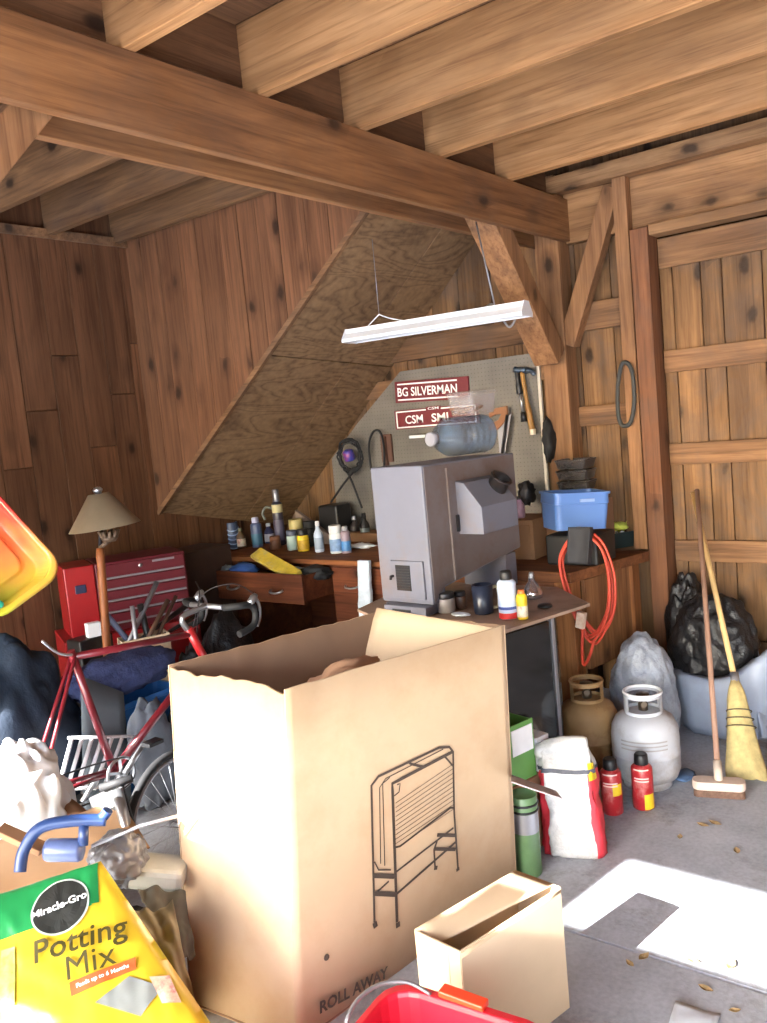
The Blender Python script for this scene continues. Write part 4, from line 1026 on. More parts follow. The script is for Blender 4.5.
for x in (-.035, .035): obj('tube_lamp', tube(nb(), [ML @ Vector((x, -.014, .03)), ML @ Vector((x, -.014, Lm-.03))], .013, 10), mat('unlit_tube', (226, 228, 226), .3, var=.02), LF)
for z in (-.001, Lm-.003): obj('end_plate', prism(nb(), [(-.077, -.03), (-.077, -.01), (-.033, .047), (.033, .047), (.077, -.01), (.077, -.03)], ML @ TZ((0, 0, z)), .004), WHITE, LF)
p = ML @ Vector((0, .045, Lm*.12)); q_ = ML @ Vector((0, .045, Lm*.34)); ap = p.lerp(q_, .35)+Vector((0, 0, .055))
obj('hanging_wire', tube(nb(), [p, ap, ap], .0035, 6), WHITEP, LF); obj('hanging_wire', tube(nb(), smooth_pts([ap, ap.lerp(q_, .4)+Vector((0, 0, -.006)), q_], 4), .0035, 6), WHITEP, LF)
yv = (YB-ap.y)/(YB-2.36); uu = (ap.x-XS-.03)/(4.748-XS-.03); tz = soff(uu, yv).z if ap.x > XS else 2.68
obj('hanging_wire', tube(nb(), [ap, Vector((ap.x, ap.y, tz-.001))], .0018, 6), ALU, LF)
p = ML @ Vector((0, .045, Lm*.84))
obj('hanging_chain', tube(nb(), [p, p+Vector((.0, .07, .43))], .004, 6), ALU, LF)
obj('power_cord', tube(nb(), smooth_pts([ML @ Vector((.02, .046, Lm*.78)), ML @ Vector((.06, .06, Lm*.81)), ML @ Vector((.10, -.02, Lm*.84)), ML @ Vector((.1, -.06, Lm*.87)), ML @ Vector((.08, -.02, Lm*.91)), ML @ Vector((.03, .05, Lm*.92))], 6), .006, 6), mat('grey_cord', (120, 118, 116), .6), LF)

# ---- old desk along the wall under the stairs
DZ = .935
DX = 3.885
DK = T('wooden_desk', 'reddish brown wooden desk under the stairs with one drawer pulled open', 'desk', (4.2, 3.8, 0))
yl, yr_ = A(226, 552, 2, DZ).y-.02, 2.98
bm = nb(); box(bm, (DX-.02, yr_, DZ-.032), (4.66, yl, DZ)); obj('desk_top', bm, wood('desk_top_wood', (156, 98, 58), (112, 64, 36), 1, .1, .2), DK, .004)
yd0, yd1 = A(331, 575, 0, DX).y, A(372, 590, 0, DX).y     # right cupboard between these
bm = nb(); box(bm, (DX, yd1-.25, .06), (4.6, yd0-.01, DZ-.034)); obj('pedestal', bm, W_DESK, DK, .004)
bm = nb(); box(bm, (DX+.0, yl-.25, .0), (4.6, yl-.03, DZ-.034)); obj('pedestal', bm, W_DESK, DK, .004)
bm = nb(); box(bm, (DX+.02, yd0-.02, DZ-.09), (DX+.05, yl-.24, DZ-.034)); obj('apron', bm, W_DESK, DK, .002)
bm = nb(); box(bm, (4.56, yd0, .1), (4.6, yl-.2, DZ-.034)); obj('back_panel', bm, W_DESK, DK)
zc = A(352, 580, 0, DX).z
bm = nb(); box(bm, (DX-.018, yd1-.1, DZ-.20), (DX+.002, yd0-.025, DZ-.045)); d2 = obj('drawer', bm, W_DESK, DK, .003)
bm = nb(); p = A(352, 586, 0, DX-.02); tube(bm, smooth_pts([p+Vector((0, .05, 0)), p+Vector((-.02, .04, -.006)), p+Vector((-.024, 0, -.01)), p+Vector((-.02, -.04, -.006)), p+Vector((0, -.05, 0))], 4), .006, 8); obj('handle', bm, STEEL, d2)
# open drawer
ftl, ftr = A(219, 570, 2, DZ-.05), A(298, 576, 2, DZ-.05)
fx_ = (ftl.x+ftr.x)/2; fh = .185
bm = nb(); y0_, y1_ = ftr.y, ftl.y; z1_ = DZ-.05; z0_ = z1_-fh
box(bm, (fx_, y0_, z0_), (fx_+.02, y1_, z1_)); DR = obj('open_drawer', bm, W_DESK, DK, .003)
bm = nb(); box(bm, (fx_+.021, y0_+.02, z0_+.01), (DX+.25, y0_+.035, z1_-.015)); obj('drawer_side', bm, W_DESK, DR)
bm = nb(); box(bm, (fx_+.021, y1_-.035, z0_+.01), (DX+.25, y1_-.02, z1_-.015)); obj('drawer_side', bm, W_DESK, DR)
bm = nb(); box(bm, (fx_+.021, y0_+.036, z0_+.01), (DX+.25, y1_-.036, z0_+.022)); obj('drawer_bottom', bm, W_DESK, DR)
for px, py in ((234, 587), (277, 591)):
    p = A(px, py, 0, fx_-.001); bm = nb(); tube(bm, smooth_pts([p+Vector((0, .05, .004)), p+Vector((-.022, .04, -.004)), p+Vector((-.026, 0, -.01)), p+Vector((-.022, -.04, -.004)), p+Vector((0, -.05, .004))], 4), .007, 8); obj('handle', bm, STEEL, DR)
# in the drawer
bm = nb(); a, b = A(256, 553, 0, fx_+.16), A(296, 576, 0, fx_+.06); bar(bm, a, b, .09, .03, (-.5, .2, 1)); yb_ = obj('yellow_carton', bm, mat('yellow_card', (206, 178, 60), .6, var=.3, scale=14, dirt=(150, 150, 140), dirtamt=.6), None, .003, label='long yellow packet lying across the open drawer', cat='packet')
bm = nb(); p = A(244, 570, 0, fx_+.12); lump(bm, p, (.07, .1, .05), .3, 2.2, 21, sub=3, crease=.3); obj('blue_cloth', bm, mat('blue_cloth', (60, 98, 170), .8, var=.2), label='blue cloth stuffed in the open drawer', cat='cloth')
bm = nb(); p = A(287, 572, 0, fx_+.08); sheet(bm, p+Vector((0, .08, -.03)), p+Vector((.02, -.05, -.03)), p+Vector((.08, .06, .02)), p+Vector((.1, -.05, .02)), 8, 8, .02, 9, 3); obj('paper_slip', bm, mat('pale_blue_paper', (176, 200, 222), .7), label='pale blue paper sticking out of the open drawer', cat='paper')
bm = nb(); p = A(313, 570, 0, fx_+.2); lump(bm, p-Vector((0, 0, .02)), (.08, .14, .045), .4, 2.6, 9, sub=3, crease=.5); obj('dark_rag', bm, BLACKR, label='dark rag at the right end of the open drawer', cat='rag')
bm = nb(); p = A(228, 571, 0, fx_+.1); lump(bm, p, (.05, .05, .04), .3, 2.2, 31, sub=3, crease=.3); obj('grey_rag', bm, mat('grey_rag', (96, 100, 104), .8), label='grey rag at the left end of the open drawer', cat='rag')
# plastic sheet at the end of the desk
bm = nb(); a, b = A(359, 560, 0, DX-.07), A(371, 560, 0, DX-.07); c, d = A(361, 616, 0, DX-.06), A(373, 616, 0, DX-.06)
sheet(bm, a, b, c, d, 8, 20, .014, 12, 3, .02); obj('bubble_wrap_roll', bm, mat('bubble_wrap', (196, 206, 216), .35, var=.15, scale=20), label='strip of whitish plastic wrap standing against the desk end', cat='wrap')
# bottles and cans on the desk top
def dcan(*a, **k): 
    return can(a[0], a[1], a[2], a[3], a[4], DZ, *a[5:], **k)
dcan('striped_can', 'blue and white striped canister at the left end of the desk', 'can', 234, 548, 26, 12, mat('stripe_can', (66, 78, 106), .4, var=.1), shape='tin', band=None)
o = bpy.data.objects[-1] if False else None
sc_ = [x for x in bpy.data.objects if x.get('label', '').startswith('blue and white striped')][0]
p = sc_.location.copy(); r_ = sized(p, 12)/2
for k in range(5):
    obj('stripe', tube(nb(), [p+Vector((r_*1.01*math.cos(a_), r_*1.01*math.sin(a_), sized(p, 3+k*4.4)+sized(p, 3)*math.sin(a_+.6))) for a_ in [j*math.pi/12 for j in range(24)]], sized(p, .7), 5, True), mat('pale_blue_stripe', (150, 170, 206), .4), sc_)
dcan('brown_bottle', 'brown bottle with a cream label next to the striped canister', 'bottle', 242, 548, 20, 9, mat('amber_plastic', (96, 70, 44), .35), shape='bottle', capm=mat('olive_cap', (110, 110, 84), .5), band=mat('cream_label', (226, 214, 186), .5))
dcan('pale_green_can', 'pale green can at the back behind the brown bottle', 'can', 248, 543, 26, 12, mat('pale_green_can', (124, 136, 112), .5), shape='tin')
dcan('blue_spray_can', 'blue grey spray can third from the left on the desk', 'spray can', 258, 547, 30, 11, mat('blue_grey_can', (86, 96, 128), .35), capm=mat('lilac_cap', (168, 170, 204), .4), band=mat('teal_label', (70, 110, 130), .4))
dcan('white_blue_bottle', 'small white and blue bottle left of the tall oil bottle', 'bottle', 270, 543, 20, 10, mat('navy_bottle', (54, 56, 96), .4), shape='bottle', band=mat('white_label', (210, 212, 222), .5), capm=WHITEP)
dcan('grease_gun_bottle', 'tallest bottle on the desk, dark with a cream band and silver top', 'bottle', 281, 545, 56, 10.5, mat('dark_violet_bottle', (56, 52, 66), .3), shape='spray', capm=ALU, band=mat('grey_violet_label', (92, 84, 104), .4))
tg = [x for x in bpy.data.objects if x.get('label', '').startswith('tallest bottle')][0]; p = tg.location.copy(); k_ = sized(p, 1)
obj('cream_band', lathe(nb(), [(k_*5.35, k_*33), (k_*5.35, k_*41)], TZ(p), 18, cap=False), mat('cream_band', (196, 186, 140), .5), tg)
u_ = Vector((CR.x, CR.y, 0)).normalized()
obj('ring_handle', tube(nb(), smooth_pts([p-u_*k_*4.5+Vector((0, 0, k_*37)), p-u_*k_*11+Vector((0, 0, k_*39)), p-u_*k_*15+Vector((0, 0, k_*33)), p-u_*k_*13+Vector((0, 0, k_*27))], 5), k_*1.3, 8), mat('grey_green_wire', (110, 112, 104), .5), tg)
dcan('brown_jar', 'small rusty brown jar in front of the tall dark bottle', 'jar', 276, 549, 13, 11, mat('rusty_jar', (112, 70, 46), .5), shape='jar', capm=mat('rust_lid', (120, 76, 50), .6))
dcan('white_green_jar', 'white and pale green jar with a domed lid on the desk', 'jar', 293, 550, 20, 11, mat('mint_jar', (186, 206, 196), .4), shape='jar', capm=mat('slate_lid', (86, 92, 110), .4))
dcan('yellow_jar', 'yellow jar with a black lid beside the white and green jar', 'jar', 304, 551, 22, 12, YEL, shape='jar', capm=BLACKP, band=mat('gold_label', (190, 150, 40), .5, var=.4, scale=30))
dcan('yellow_tin', 'yellow tin at the back behind the yellow jar', 'tin', 298, 546, 27, 14, mat('dull_yellow', (190, 172, 110), .5), shape='tin')
dcan('dark_oil_can', 'black oil can at the back between the yellow jar and white bottle', 'can', 311, 546, 25, 13, BLACKP, shape='jar', capm=BLACKR)
dcan('white_tube_bottle', 'slim white bottle with a tall white cap on the desk', 'bottle', 320, 552, 31, 9.5, mat('white_blue_plastic', (196, 208, 224), .4), shape='bottle', band=mat('grey_blue_label', (150, 164, 186), .4))
dcan('large_white_bottle', 'wide white bottle with a blue label and flat white cap', 'bottle', 337, 553, 28, 13, WHITEP, shape='jar', band=mat('soft_blue_label', (130, 160, 200), .4, var=.3, scale=30))
dcan('blue_label_can', 'blue labelled can right of the wide white bottle', 'can', 347, 553, 27, 10, mat('rose_grey_can', (150, 130, 140), .4), shape='spray', capm=mat('grey_cap', (170, 164, 170), .4), band=mat('bright_blue_label', (70, 130, 190), .4, var=.3, scale=30))
dcan('dark_bottle', 'dark bottle with a pale label at the machine end of the desk', 'bottle', 366, 541, 28, 10, BLACKP, shape='bottle', capm=BLACKR, band=mat('dim_label', (120, 130, 130), .5))
dcan('black_bottle', 'small black bottle behind the crumpled white paper', 'bottle', 356, 540, 24, 10, mat('brown_black', (46, 38, 38), .4), shape='bottle', capm=mat('grey_cap', (170, 164, 170), .4))
p = A(362, 548, 2, DZ); bm = nb(); lump(bm, p+Vector((0, 0, .014)), (.05, .09, .018), .4, 2.4, 6, floor=DZ+.001, sub=3, crease=.5); obj('crumpled_paper', bm, WHITEP, label='crumpled white paper on the desk beside the grey machine', cat='paper')
q4 = [A(311, 528, 0, 4.45), A(327, 529, 0, 4.45), A(307, 505, 0, 4.5)]
bm = nb(); prism(bm, [(4.62, 3.62), (4.5, 3.62), (4.62, 3.5)], TZ((0, 0, DZ+.002)), .01); bm.clear()
a = A(297, 530, 0, 4.4); b = A(329, 532, 0, 4.4); c = A(306, 508, 0, 4.52)
prism(bm, [(0, 0), ((b-a).length, 0), ((b-a).length*.35, (c-a).length)], frame(Vector((a.x, a.y, DZ+.001)), (b-a).normalized()*1.0-Vector((0, 0, (b-a).normalized().z)), (c-a).normalized(), (b-a).cross(c-a)), .02) if False else prism(bm, [(a.y, DZ+.001), (b.y, DZ+.001), (b.y, 1.0), (c.y, c.z), (a.y, 1.02)], frame((4.4, 0, 0), (0, 1, 0), (0, 0, 1), (1, 0, 0)), .03)
obj('grey_board_scrap', bm, mat('grey_brown_board', (130, 112, 100), .8), label='grey brown board scrap leaning behind the bottles', cat='board')
bm = nb(); p = A(333, 513, 0, 4.5); box(bm, (4.44, p.y-.09, DZ+.001), (4.6, p.y+.09, p.z+.06)); obj('black_radio', bm, BLACKP, None, .015, label='black box shape behind the bottles under the cables', cat='box')
bm = nb(); p0 = A(300, 520, 0, 4.6); box(bm, (4.5, 3.6, DZ+.001), (4.66, 4.3, 1.0)); obj('brown_carton', bm, CARD_BROWN, None, .01, label='low brown carton at the back of the desk', cat='box')

# dark cabinet to the left of the desk
p0, p1 = A(172, 575, 0, 3.72), A(219, 575, 0, 3.72)
CBD = T('dark_cabinet', 'dark wooden drawer cabinet between the tool chest and the desk', 'cabinet', (4, (p0.y+p1.y)/2, 0))
zt_ = A(190, 556, 0, 3.40).z
bm = nb(); box(bm, (3.40, 4.37, 0), (3.855, 4.68, zt_)); obj('cabinet_body', bm, mat('dark_stained_wood', (66, 46, 38), .6, var=.2), CBD, .006)
for k in range(3):
    bm = nb(); z1_ = zt_-.03-k*.2; box(bm, (3.382, 4.39, z1_-.18), (3.398, 4.66, z1_)); d_ = obj('drawer', bm, mat('dark_stained_front', (76, 50, 40), .5, var=.2), CBD, .003)
    bm = nb(); tube(bm, [(3.382, 4.43, z1_-.09), (3.355, 4.44, z1_-.095), (3.355, 4.51, z1_-.095), (3.382, 4.52, z1_-.09)], .006, 8); obj('handle', bm, STEEL, d_)

# ---- red tool chest on a red roller cabinet
ta = R(-24)
tc0 = A(93, 640, 1, 4.02); 
tx, ty = A(95, 600, 1, 4.05).x, 4.05
u = Vector((math.cos(ta), math.sin(ta), 0)); v = Vector((-u.y, u.x, 0))
Pz = A(95, 565, 1, 4.24)
tw = .52
for k in range(60):                                           # find the chest width that reaches its right edge in the photo
    q_ = Pz+u*tw; c_ = Vector(((q_-CO).dot(CR), (q_-CO).dot(CD), (q_-CO).dot(CF)))
    if FPX*c_.x/c_.z+383.5 < 166: tw += .01
tzb, tzt = .70, Pz.z
Mt = frame(Vector((Pz.x, Pz.y, 0)), u, v, (0, 0, 1))
ch = tzt-tzb
TC = T('tool_chest', 'dark red tool chest with shallow drawers, standing on the red cabinet', 'tool chest', Mt @ Vector((tw/2, .2, tzb)))
bm = nb(); box(bm, (0, .02, tzb), (tw, .36, tzt), Mt); obj('chest_body', bm, REDD, TC, .006)
bm = nb(); box(bm, (-.17, .03, tzb), (-.004, .36, tzt-.0), Mt); obj('side_locker', bm, REDP, TC, .006, label='bright red side locker')
bm = nb(); box(bm, (-.12, .022, tzb+ch*.62), (-.06, .03, tzb+ch*.74), Mt); obj('dark_emblem', bm, mat('navy_emblem', (40, 44, 70), .3), TC, .004)
for k in range(5):
    h_ = ch*(.16 if k else .22); zz = tzt-.012-(0 if k == 0 else ch*.22)-(max(0, k-1))*ch*.165
    bm = nb(); box(bm, (.012, .002, zz-h_+.008), (tw-.012, .02, zz), Mt); d_ = obj('drawer', bm, REDD, TC, .003)
    bm = nb(); box(bm, (.02, -.008, zz-h_+.006), (tw-.02, .002, zz-h_+.016), Mt); obj('pull_rail', bm, ALU, d_)
    if k == 0:
        bm = nb(); box(bm, (tw-.2, -.001, zz-.022), (tw-.07, .001, zz-.01), Mt); obj('name_plate', bm, ALU, d_)
        bm = nb(); lathe(bm, [(.012, 0), (.012, .006), (0, .006)], Mt @ AX((tw*.48, .002, zz-.03), (0, -1, 0)), 12); obj('lock', bm, STEEL, d_)
RC = T('roller_cabinet', 'wider red roller cabinet below the tool chest', 'tool chest', Mt @ Vector((tw/2, .2, 0)))
bm = nb(); box(bm, (-.22, -.03, .08), (tw+.03, .4, tzb-.003), Mt); obj('cabinet_body', bm, REDP, RC, .006)
for k in range(2):
    bm = nb(); box(bm, (-.2, -.045, tzb-.06-k*.29-.22), (tw+.01, -.031, tzb-.06-k*.29), Mt); obj('drawer', bm, REDP, RC, .003)
for x in (-.16, tw-.04):
    for y in (.04, .33):
        bm = nb(); lathe(bm, [(.02, -.015), (.035, -.013), (.035, .013), (.02, .015)], Mt @ AX((x, y, .036), (1, 0, 0)), 14); obj('caster', bm, BLACKR, RC)

# ---- floor lamp
lt = A(101, 493, 1, 3.86); lbm = A(105, 527, 1, 3.86)
sh_r0 = sized(lt, 10); sh_r1 = sized(lt, 35)
lf = A(118, 792, 1, 3.80); lf = Vector((lt.x+.13, 3.84, 0))
LP = T('floor_lamp', 'wooden floor lamp with a tilted parchment shade by the tool chest', 'lamp', lf)
axis = (Vector((lt.x, lt.y, lt.z))-lf).normalized()
Ms = AX(lbm, Vector((-.05, .05, 1)))
hS = sized(lt, 34)
obj('lamp_shade', lathe(nb(), [(sh_r1, 0), (sh_r0, hS), (sh_r0*.96, hS), (sh_r1*.975, .0)], Ms, 32, cap=False), mat('parchment_shade', (150, 132, 106), .8, var=.08), LP)
obj('finial', lathe(nb(), [(.012, hS-.005), (.022, hS+.01), (.026, hS+.022), (.018, hS+.032), (0, hS+.036)], Ms, 14), STEEL, LP)
pt = A(100, 548, 1, 3.86); p2_ = A(110, 690, 1, 3.86)
dirp = (p2_-pt).normalized(); pe = pt+dirp*((.04-pt.z)/dirp.z)
P = [pt.lerp(pe, k/24) for k in range(25)]
obj('pole', tube(nb(), P, [.019+.004*abs(math.sin(k*1.3)) for k in range(25)], 14), wood('lamp_wood', (152, 92, 54), (112, 62, 36), 2, .1, 0, rough=.4), LP)
obj('base', lathe(nb(), [(.15, .001), (.15, .02), (.1, .035), (.04, .06), (.0, .06)], TZ((pe.x, pe.y, 0)), 28), _M['lamp_wood'], LP)
obj('stem', tube(nb(), [pt, lbm+Vector((0, 0, hS*.85))], .009, 10), DARKM, LP)
bm = nb(); c_ = A(109, 534, 1, 3.82)
for k in range(9): 
    a_ = k*.7; tube(bm, [c_+Vector((.05*math.cos(a_), .05*math.sin(a_), .02)), c_+Vector((.03*math.cos(a_), .03*math.sin(a_), -.025)), c_+Vector((0, 0, -.035))], .01, 6)
tube(bm, [pt, c_+Vector((0, 0, -.03))], .012, 8)
lathe(bm, [(.03, -.04), (.045, -.02), (.03, .0)], TZ(c_), 14); obj('fringe_socket', bm, mat('dark_brass', (104, 84, 66), .5, .3), LP)

# ---- bicycle frame with drop bars, its wheels apart
BY = 3.25
def B(px, py, y=BY): return A(px, py, 1, y)
BK = T('bicycle', 'red road bicycle with black taped drop bars, rear wheel missing', 'bicycle', Vector((2.2, BY, 0)))
FRM = mat('red_frame_paint', (112, 28, 38), .3, var=.08, coat=.4); FRB = mat('bright_red_paint', (170, 32, 36), .3, coat=.4)
sc_, hd, hb_, bb_, rd = B(73, 657), B(191, 634), B(207, 663), B(114, 771), B(33, 796)
bm = nb(); tube(bm, [sc_, hd], .016, 12); fr = obj('frame', bm, FRM, BK)
obj('seat_tube', tube(nb(), [sc_+(sc_-bb_).normalized()*.03, bb_], .017, 12), FRM, fr)
obj('down_tube', tube(nb(), [bb_, hb_.lerp(hd, .25)], .018, 12), FRM, fr)
obj('head_tube', tube(nb(), [hd+(hd-hb_)*.18, hb_+(hb_-hd)*.1], .021, 12), FRB, fr)
ny = Vector((0, .045, 0))
for s in (-1, 1):
    obj('seat_stay', tube(nb(), [sc_+ny*.3*s, rd+ny*s], .009, 8), FRM, fr)
    obj('chain_stay', tube(nb(), [bb_+ny*.5*s, rd+ny*s], .010, 8), FRM, fr)
# fork and front wheel behind the carton
fdir = (hb_-hd).normalized(); fe = hb_+fdir*.10
ax_f = Vector((hb_.x+.17, BY, .335))
for s in (-1, 1): obj('fork_blade', tube(nb(), smooth_pts([fe+ny*s*.8, fe.lerp(ax_f, .6)+ny*s, ax_f+ny*s], 4), .010, 8), FRB, BK)
obj('fork_crown', tube(nb(), [fe-ny, fe+ny], .017, 10), STEEL, BK)
def wheel(name_parent, c, ax, r, parts):
    M = AX(c, ax)
    pa_ = obj(parts[0], tube(nb(), [M @ Vector((r*math.cos(t), r*math.sin(t), 0)) for t in [k*math.pi/24 for k in range(48)]], .015, 10, True), BLACKR, name_parent)
    obj(parts[1], tube(nb(), [M @ Vector(((r-.022)*math.cos(t), (r-.022)*math.sin(t), 0)) for t in [k*math.pi/24 for k in range(48)]], .009, 8, True), ALU, name_parent)
    bm = nb()
    for k in range(28):
        a_ = k*math.pi/14; s = 1 if k % 2 else -1
        tube(bm, [M @ Vector((.018*math.cos(a_+s*.9), .018*math.sin(a_+s*.9), s*.025)), M @ Vector(((r-.024)*math.cos(a_), (r-.024)*math.sin(a_), 0))], .0013, 4)
    obj(parts[2], bm, STEEL, name_parent)
    obj(parts[3], tube(nb(), [M @ Vector((0, 0, -.05)), M @ Vector((0, 0, .05))], .016, 10), ALU, name_parent)
FW = ax_f
w_ = obj('front_wheel', lathe(nb(), [(.012, -.055), (.012, .055)], AX(FW, (0, 1, 0)), 10), ALU, BK)
wheel(w_, FW, Vector((.15, 1, 0)), .318, ('tire', 'rim', 'spokes', 'hub'))
# chainring, cranks, rear derailleur
M = AX(bb_-ny*1.2, (0, 1, 0)); bm = nb(); lathe(bm, [(.062, -.003), (.075, -.002), (.075, .002), (.062, .003), (.062, -.003)], M, 40, cap=False)
for k in range(5): a_ = k*2*math.pi/5; bar(bm, M @ Vector((0, 0, 0)), M @ Vector((.066*math.cos(a_), .066*math.sin(a_), 0)), .012, .005, (0, 1, 0))
obj('chainring', bm, STEEL, BK)
cr1 = bb_-ny*1.7; e1_ = cr1+(B(152, 712)-bb_).normalized()*.165
obj('crank', tube(nb(), [cr1, e1_], [.014, .011], 8), STEEL, BK); bm = nb(); bar(bm, e1_-Vector((.04, .05, 0)), e1_+Vector((.04, -.05, 0)), .06, .018); obj('pedal', bm, BLACKP, BK, .003)
e2_ = bb_+ny*1.7-(e1_-cr1); obj('crank', tube(nb(), [bb_+ny*1.7, e2_], [.014, .011], 8), STEEL, BK); bm = nb(); bar(bm, e2_-Vector((.04, -.04, 0)), e2_+Vector((.04, .04, 0)), .06, .018); obj('pedal', bm, BLACKP, BK, .003)
M = AX(rd-ny*.6, (0, 1, 0)); bm = nb()
for k in range(5): lathe(bm, [(.016, k*.006), (.052-.005*k, k*.006), (.052-.005*k, k*.006+.003), (.016, k*.006+.003)], M, 28)
obj('sprockets', bm, mat('black_sprocket', (34, 34, 38), .4, .7), BK)
for s in (-1, 1):
    pass
obj('derailleur', tube(nb(), smooth_pts([rd-ny, rd-ny*1.3+Vector((.02, 0, -.06)), rd-ny*1.2+Vector((.05, 0, -.10))], 4), .012, 8), STEEL, BK)
obj('chain', tube(nb(), smooth_pts([bb_-ny*1.2+Vector((0, 0, .07)), rd-ny*.9+Vector((0, 0, .05)), rd-ny*1.2+Vector((-.04, 0, -.02)), rd-ny*1.2+Vector((.05, 0, -.09)), bb_-ny*1.2+Vector((0, 0, -.07)), bb_-ny*1.2+Vector((.07, 0, 0))], 6, True), .004, 5, True), DARKM, BK)
# seat post clamp lever, brake, cable guides
obj('quick_release', tube(nb(), smooth_pts([B(72, 655, BY-.02), B(58, 653, BY-.05), B(42, 641, BY-.06)], 5), .006, 8), STEEL, BK)
obj('brake_caliper', tube(nb(), smooth_pts([fe+Vector((.02, -.03, .02)), fe+Vector((.05, -.04, -.03)), fe+Vector((.04, -.02, -.07))], 4), .010, 8), STEEL, BK)
# stem and drop bars
stt = hd+(hd-hb_)*.55; obj('stem', tube(nb(), smooth_pts([hd, stt, B(207, 606, BY)], 4), .014, 10), STEEL, BK)
bc_ = B(207, 606, BY)
def drop(s):
    o0 = bc_+Vector((.02, s*.02, 0)); w1 = bc_+Vector((.03, s*.20, .005))
    return smooth_pts([bc_, bc_+Vector((0, s*.12, 0)), w1, w1+Vector((.075, 0, -.015)), w1+Vector((.10, 0, -.06)), w1+Vector((.075, 0, -.115)), w1+Vector((-.02, 0, -.135))], 6)
hbm = obj('handlebar', tube(nb(), [bc_-Vector((0, .13, 0)), bc_+Vector((0, .13, 0))], .0135, 10), ALU, BK)
for s in (-1, 1):
    D = drop(s); obj('bar_tape', tube(nb(), D[6:], .017, 10), BLACKR, hbm)
    w1 = bc_+Vector((.03, s*.20, .005))
    obj('brake_hood', tube(nb(), [w1+Vector((.06, 0, -.01)), w1+Vector((.10, 0, .02)), w1+Vector((.115, 0, .03))], [.017, .019, .012], 8), STEEL, hbm)
    obj('brake_lever', tube(nb(), smooth_pts([w1+Vector((.11, 0, .02)), w1+Vector((.13, 0, -.03)), w1+Vector((.125, 0, -.085)), w1+Vector((.10, 0, -.125))], 4), .008, 8), STEEL, hbm)
    obj('brake_cable', tube(nb(), smooth_pts([w1+Vector((.11, 0, .03)), w1+Vector((.03, -s*.06, .10)), bc_+Vector((-.03, s*.01, .06)), hd+Vector((.02, s*.02, .0))], 6), .0022, 5), DARKM, hbm)
# loose wheel beside the carton
wc = PD(176, 783, 3.22); wc.z = .30
LW = T('bicycle_wheel', 'loose bicycle wheel with a black tire standing behind the tall carton', 'wheel', (wc.x, wc.y, 0))
wheel(LW, wc, Vector((.16, -.98, .1)), .27, ('tire', 'rim', 'spokes', 'hub'))

# ================================================================== left hand clutter
NAVY = mat('navy_tarp', (34, 44, 58), .7, var=.25, scale=7, bump=.6, spec=.3); OLIVE = mat('dark_green_tarp', (32, 52, 50), .7, var=.25, scale=7, bump=.6, spec=.3)
hp = A(-8, 690, 1, 3.64)
bm = nb(); lump(bm, (hp.x, hp.y, .42), (.38, .20, .55), .12, 1.8, 2, floor=.002, sub=5, crease=.3); obj('dark_tarp', bm, NAVY, label='navy tarp heaped behind the bicycle seat tube at the left edge', cat='tarp')
p = PD(48, 646, 3.75); bm = nb(); lump(bm, (p.x+.02, 4.13, .36), (.32, .18, .42), .12, 1.8, 5, floor=.002, sub=5, crease=.2); obj('dark_tarp', bm, OLIVE, label='dark green tarp heap between the navy tarp and the lamp pole', cat='tarp')
top = max((Vector((0, 0, 0)), ), key=lambda v: v.z)
p = A(90, 629, 1, 3.98); bm = nb(); bar(bm, Vector((p.x-.035, p.y-.02, p.z)), Vector((p.x+.035, p.y-.04, p.z)), .05, .075); obj('small_white_box', bm, WHITEP, None, .004, label='small white box beside the lamp pole under the tool chest', cat='box')
wp_ = p.copy()
bm = nb(); box(bm, (p.x-.10, p.y-.05, 0), (p.x+.10, p.y+.08, p.z-.039)); obj('dark_crate', bm, BLACKP, None, .01, label='black crate under the small white box by the lamp', cat='crate')
# white plastic sheeting in the sun
p = PD(8, 745, 3.0); bm = nb(); lump(bm, (p.x, p.y, .34), (.19, .2, .42), .14, 2.0, 7, floor=.002, sub=5, crease=.4); obj('white_plastic_sheet', bm, mat('white_sheeting', (226, 228, 232), .45, var=.03), label='bunched white plastic sheeting in the sun at the left edge', cat='plastic')
bm = nb(); a, b, c, d = PD(-20, 790, 2.66), PD(44, 770, 2.72), PD(-20, 850, 2.56), PD(6, 822, 2.6); sheet(bm, a, b, c, d, 12, 12, .02, 8, 3, .004); obj('white_card', bm, mat('white_sheeting', (0, 0, 0)), label='white sheet hanging down below the sunlit plastic', cat='sheet')
# toy tray, red to yellow
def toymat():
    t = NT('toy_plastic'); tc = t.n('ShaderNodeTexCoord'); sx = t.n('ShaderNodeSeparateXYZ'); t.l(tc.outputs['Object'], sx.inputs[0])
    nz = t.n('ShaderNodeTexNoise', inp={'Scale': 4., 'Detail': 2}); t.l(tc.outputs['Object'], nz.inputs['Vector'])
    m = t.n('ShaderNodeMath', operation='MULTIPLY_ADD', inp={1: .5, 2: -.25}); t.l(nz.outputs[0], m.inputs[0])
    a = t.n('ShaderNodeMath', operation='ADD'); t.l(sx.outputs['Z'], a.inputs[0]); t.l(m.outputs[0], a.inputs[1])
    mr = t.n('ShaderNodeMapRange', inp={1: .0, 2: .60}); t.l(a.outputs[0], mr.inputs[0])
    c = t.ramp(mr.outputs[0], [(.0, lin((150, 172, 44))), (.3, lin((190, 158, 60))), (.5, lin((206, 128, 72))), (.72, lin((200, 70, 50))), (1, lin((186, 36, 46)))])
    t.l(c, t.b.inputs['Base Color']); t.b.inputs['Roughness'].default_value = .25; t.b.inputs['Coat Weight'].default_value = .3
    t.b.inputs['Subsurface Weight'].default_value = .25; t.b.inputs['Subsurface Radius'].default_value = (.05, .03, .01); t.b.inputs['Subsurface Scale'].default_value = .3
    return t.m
ty_ = 3.70
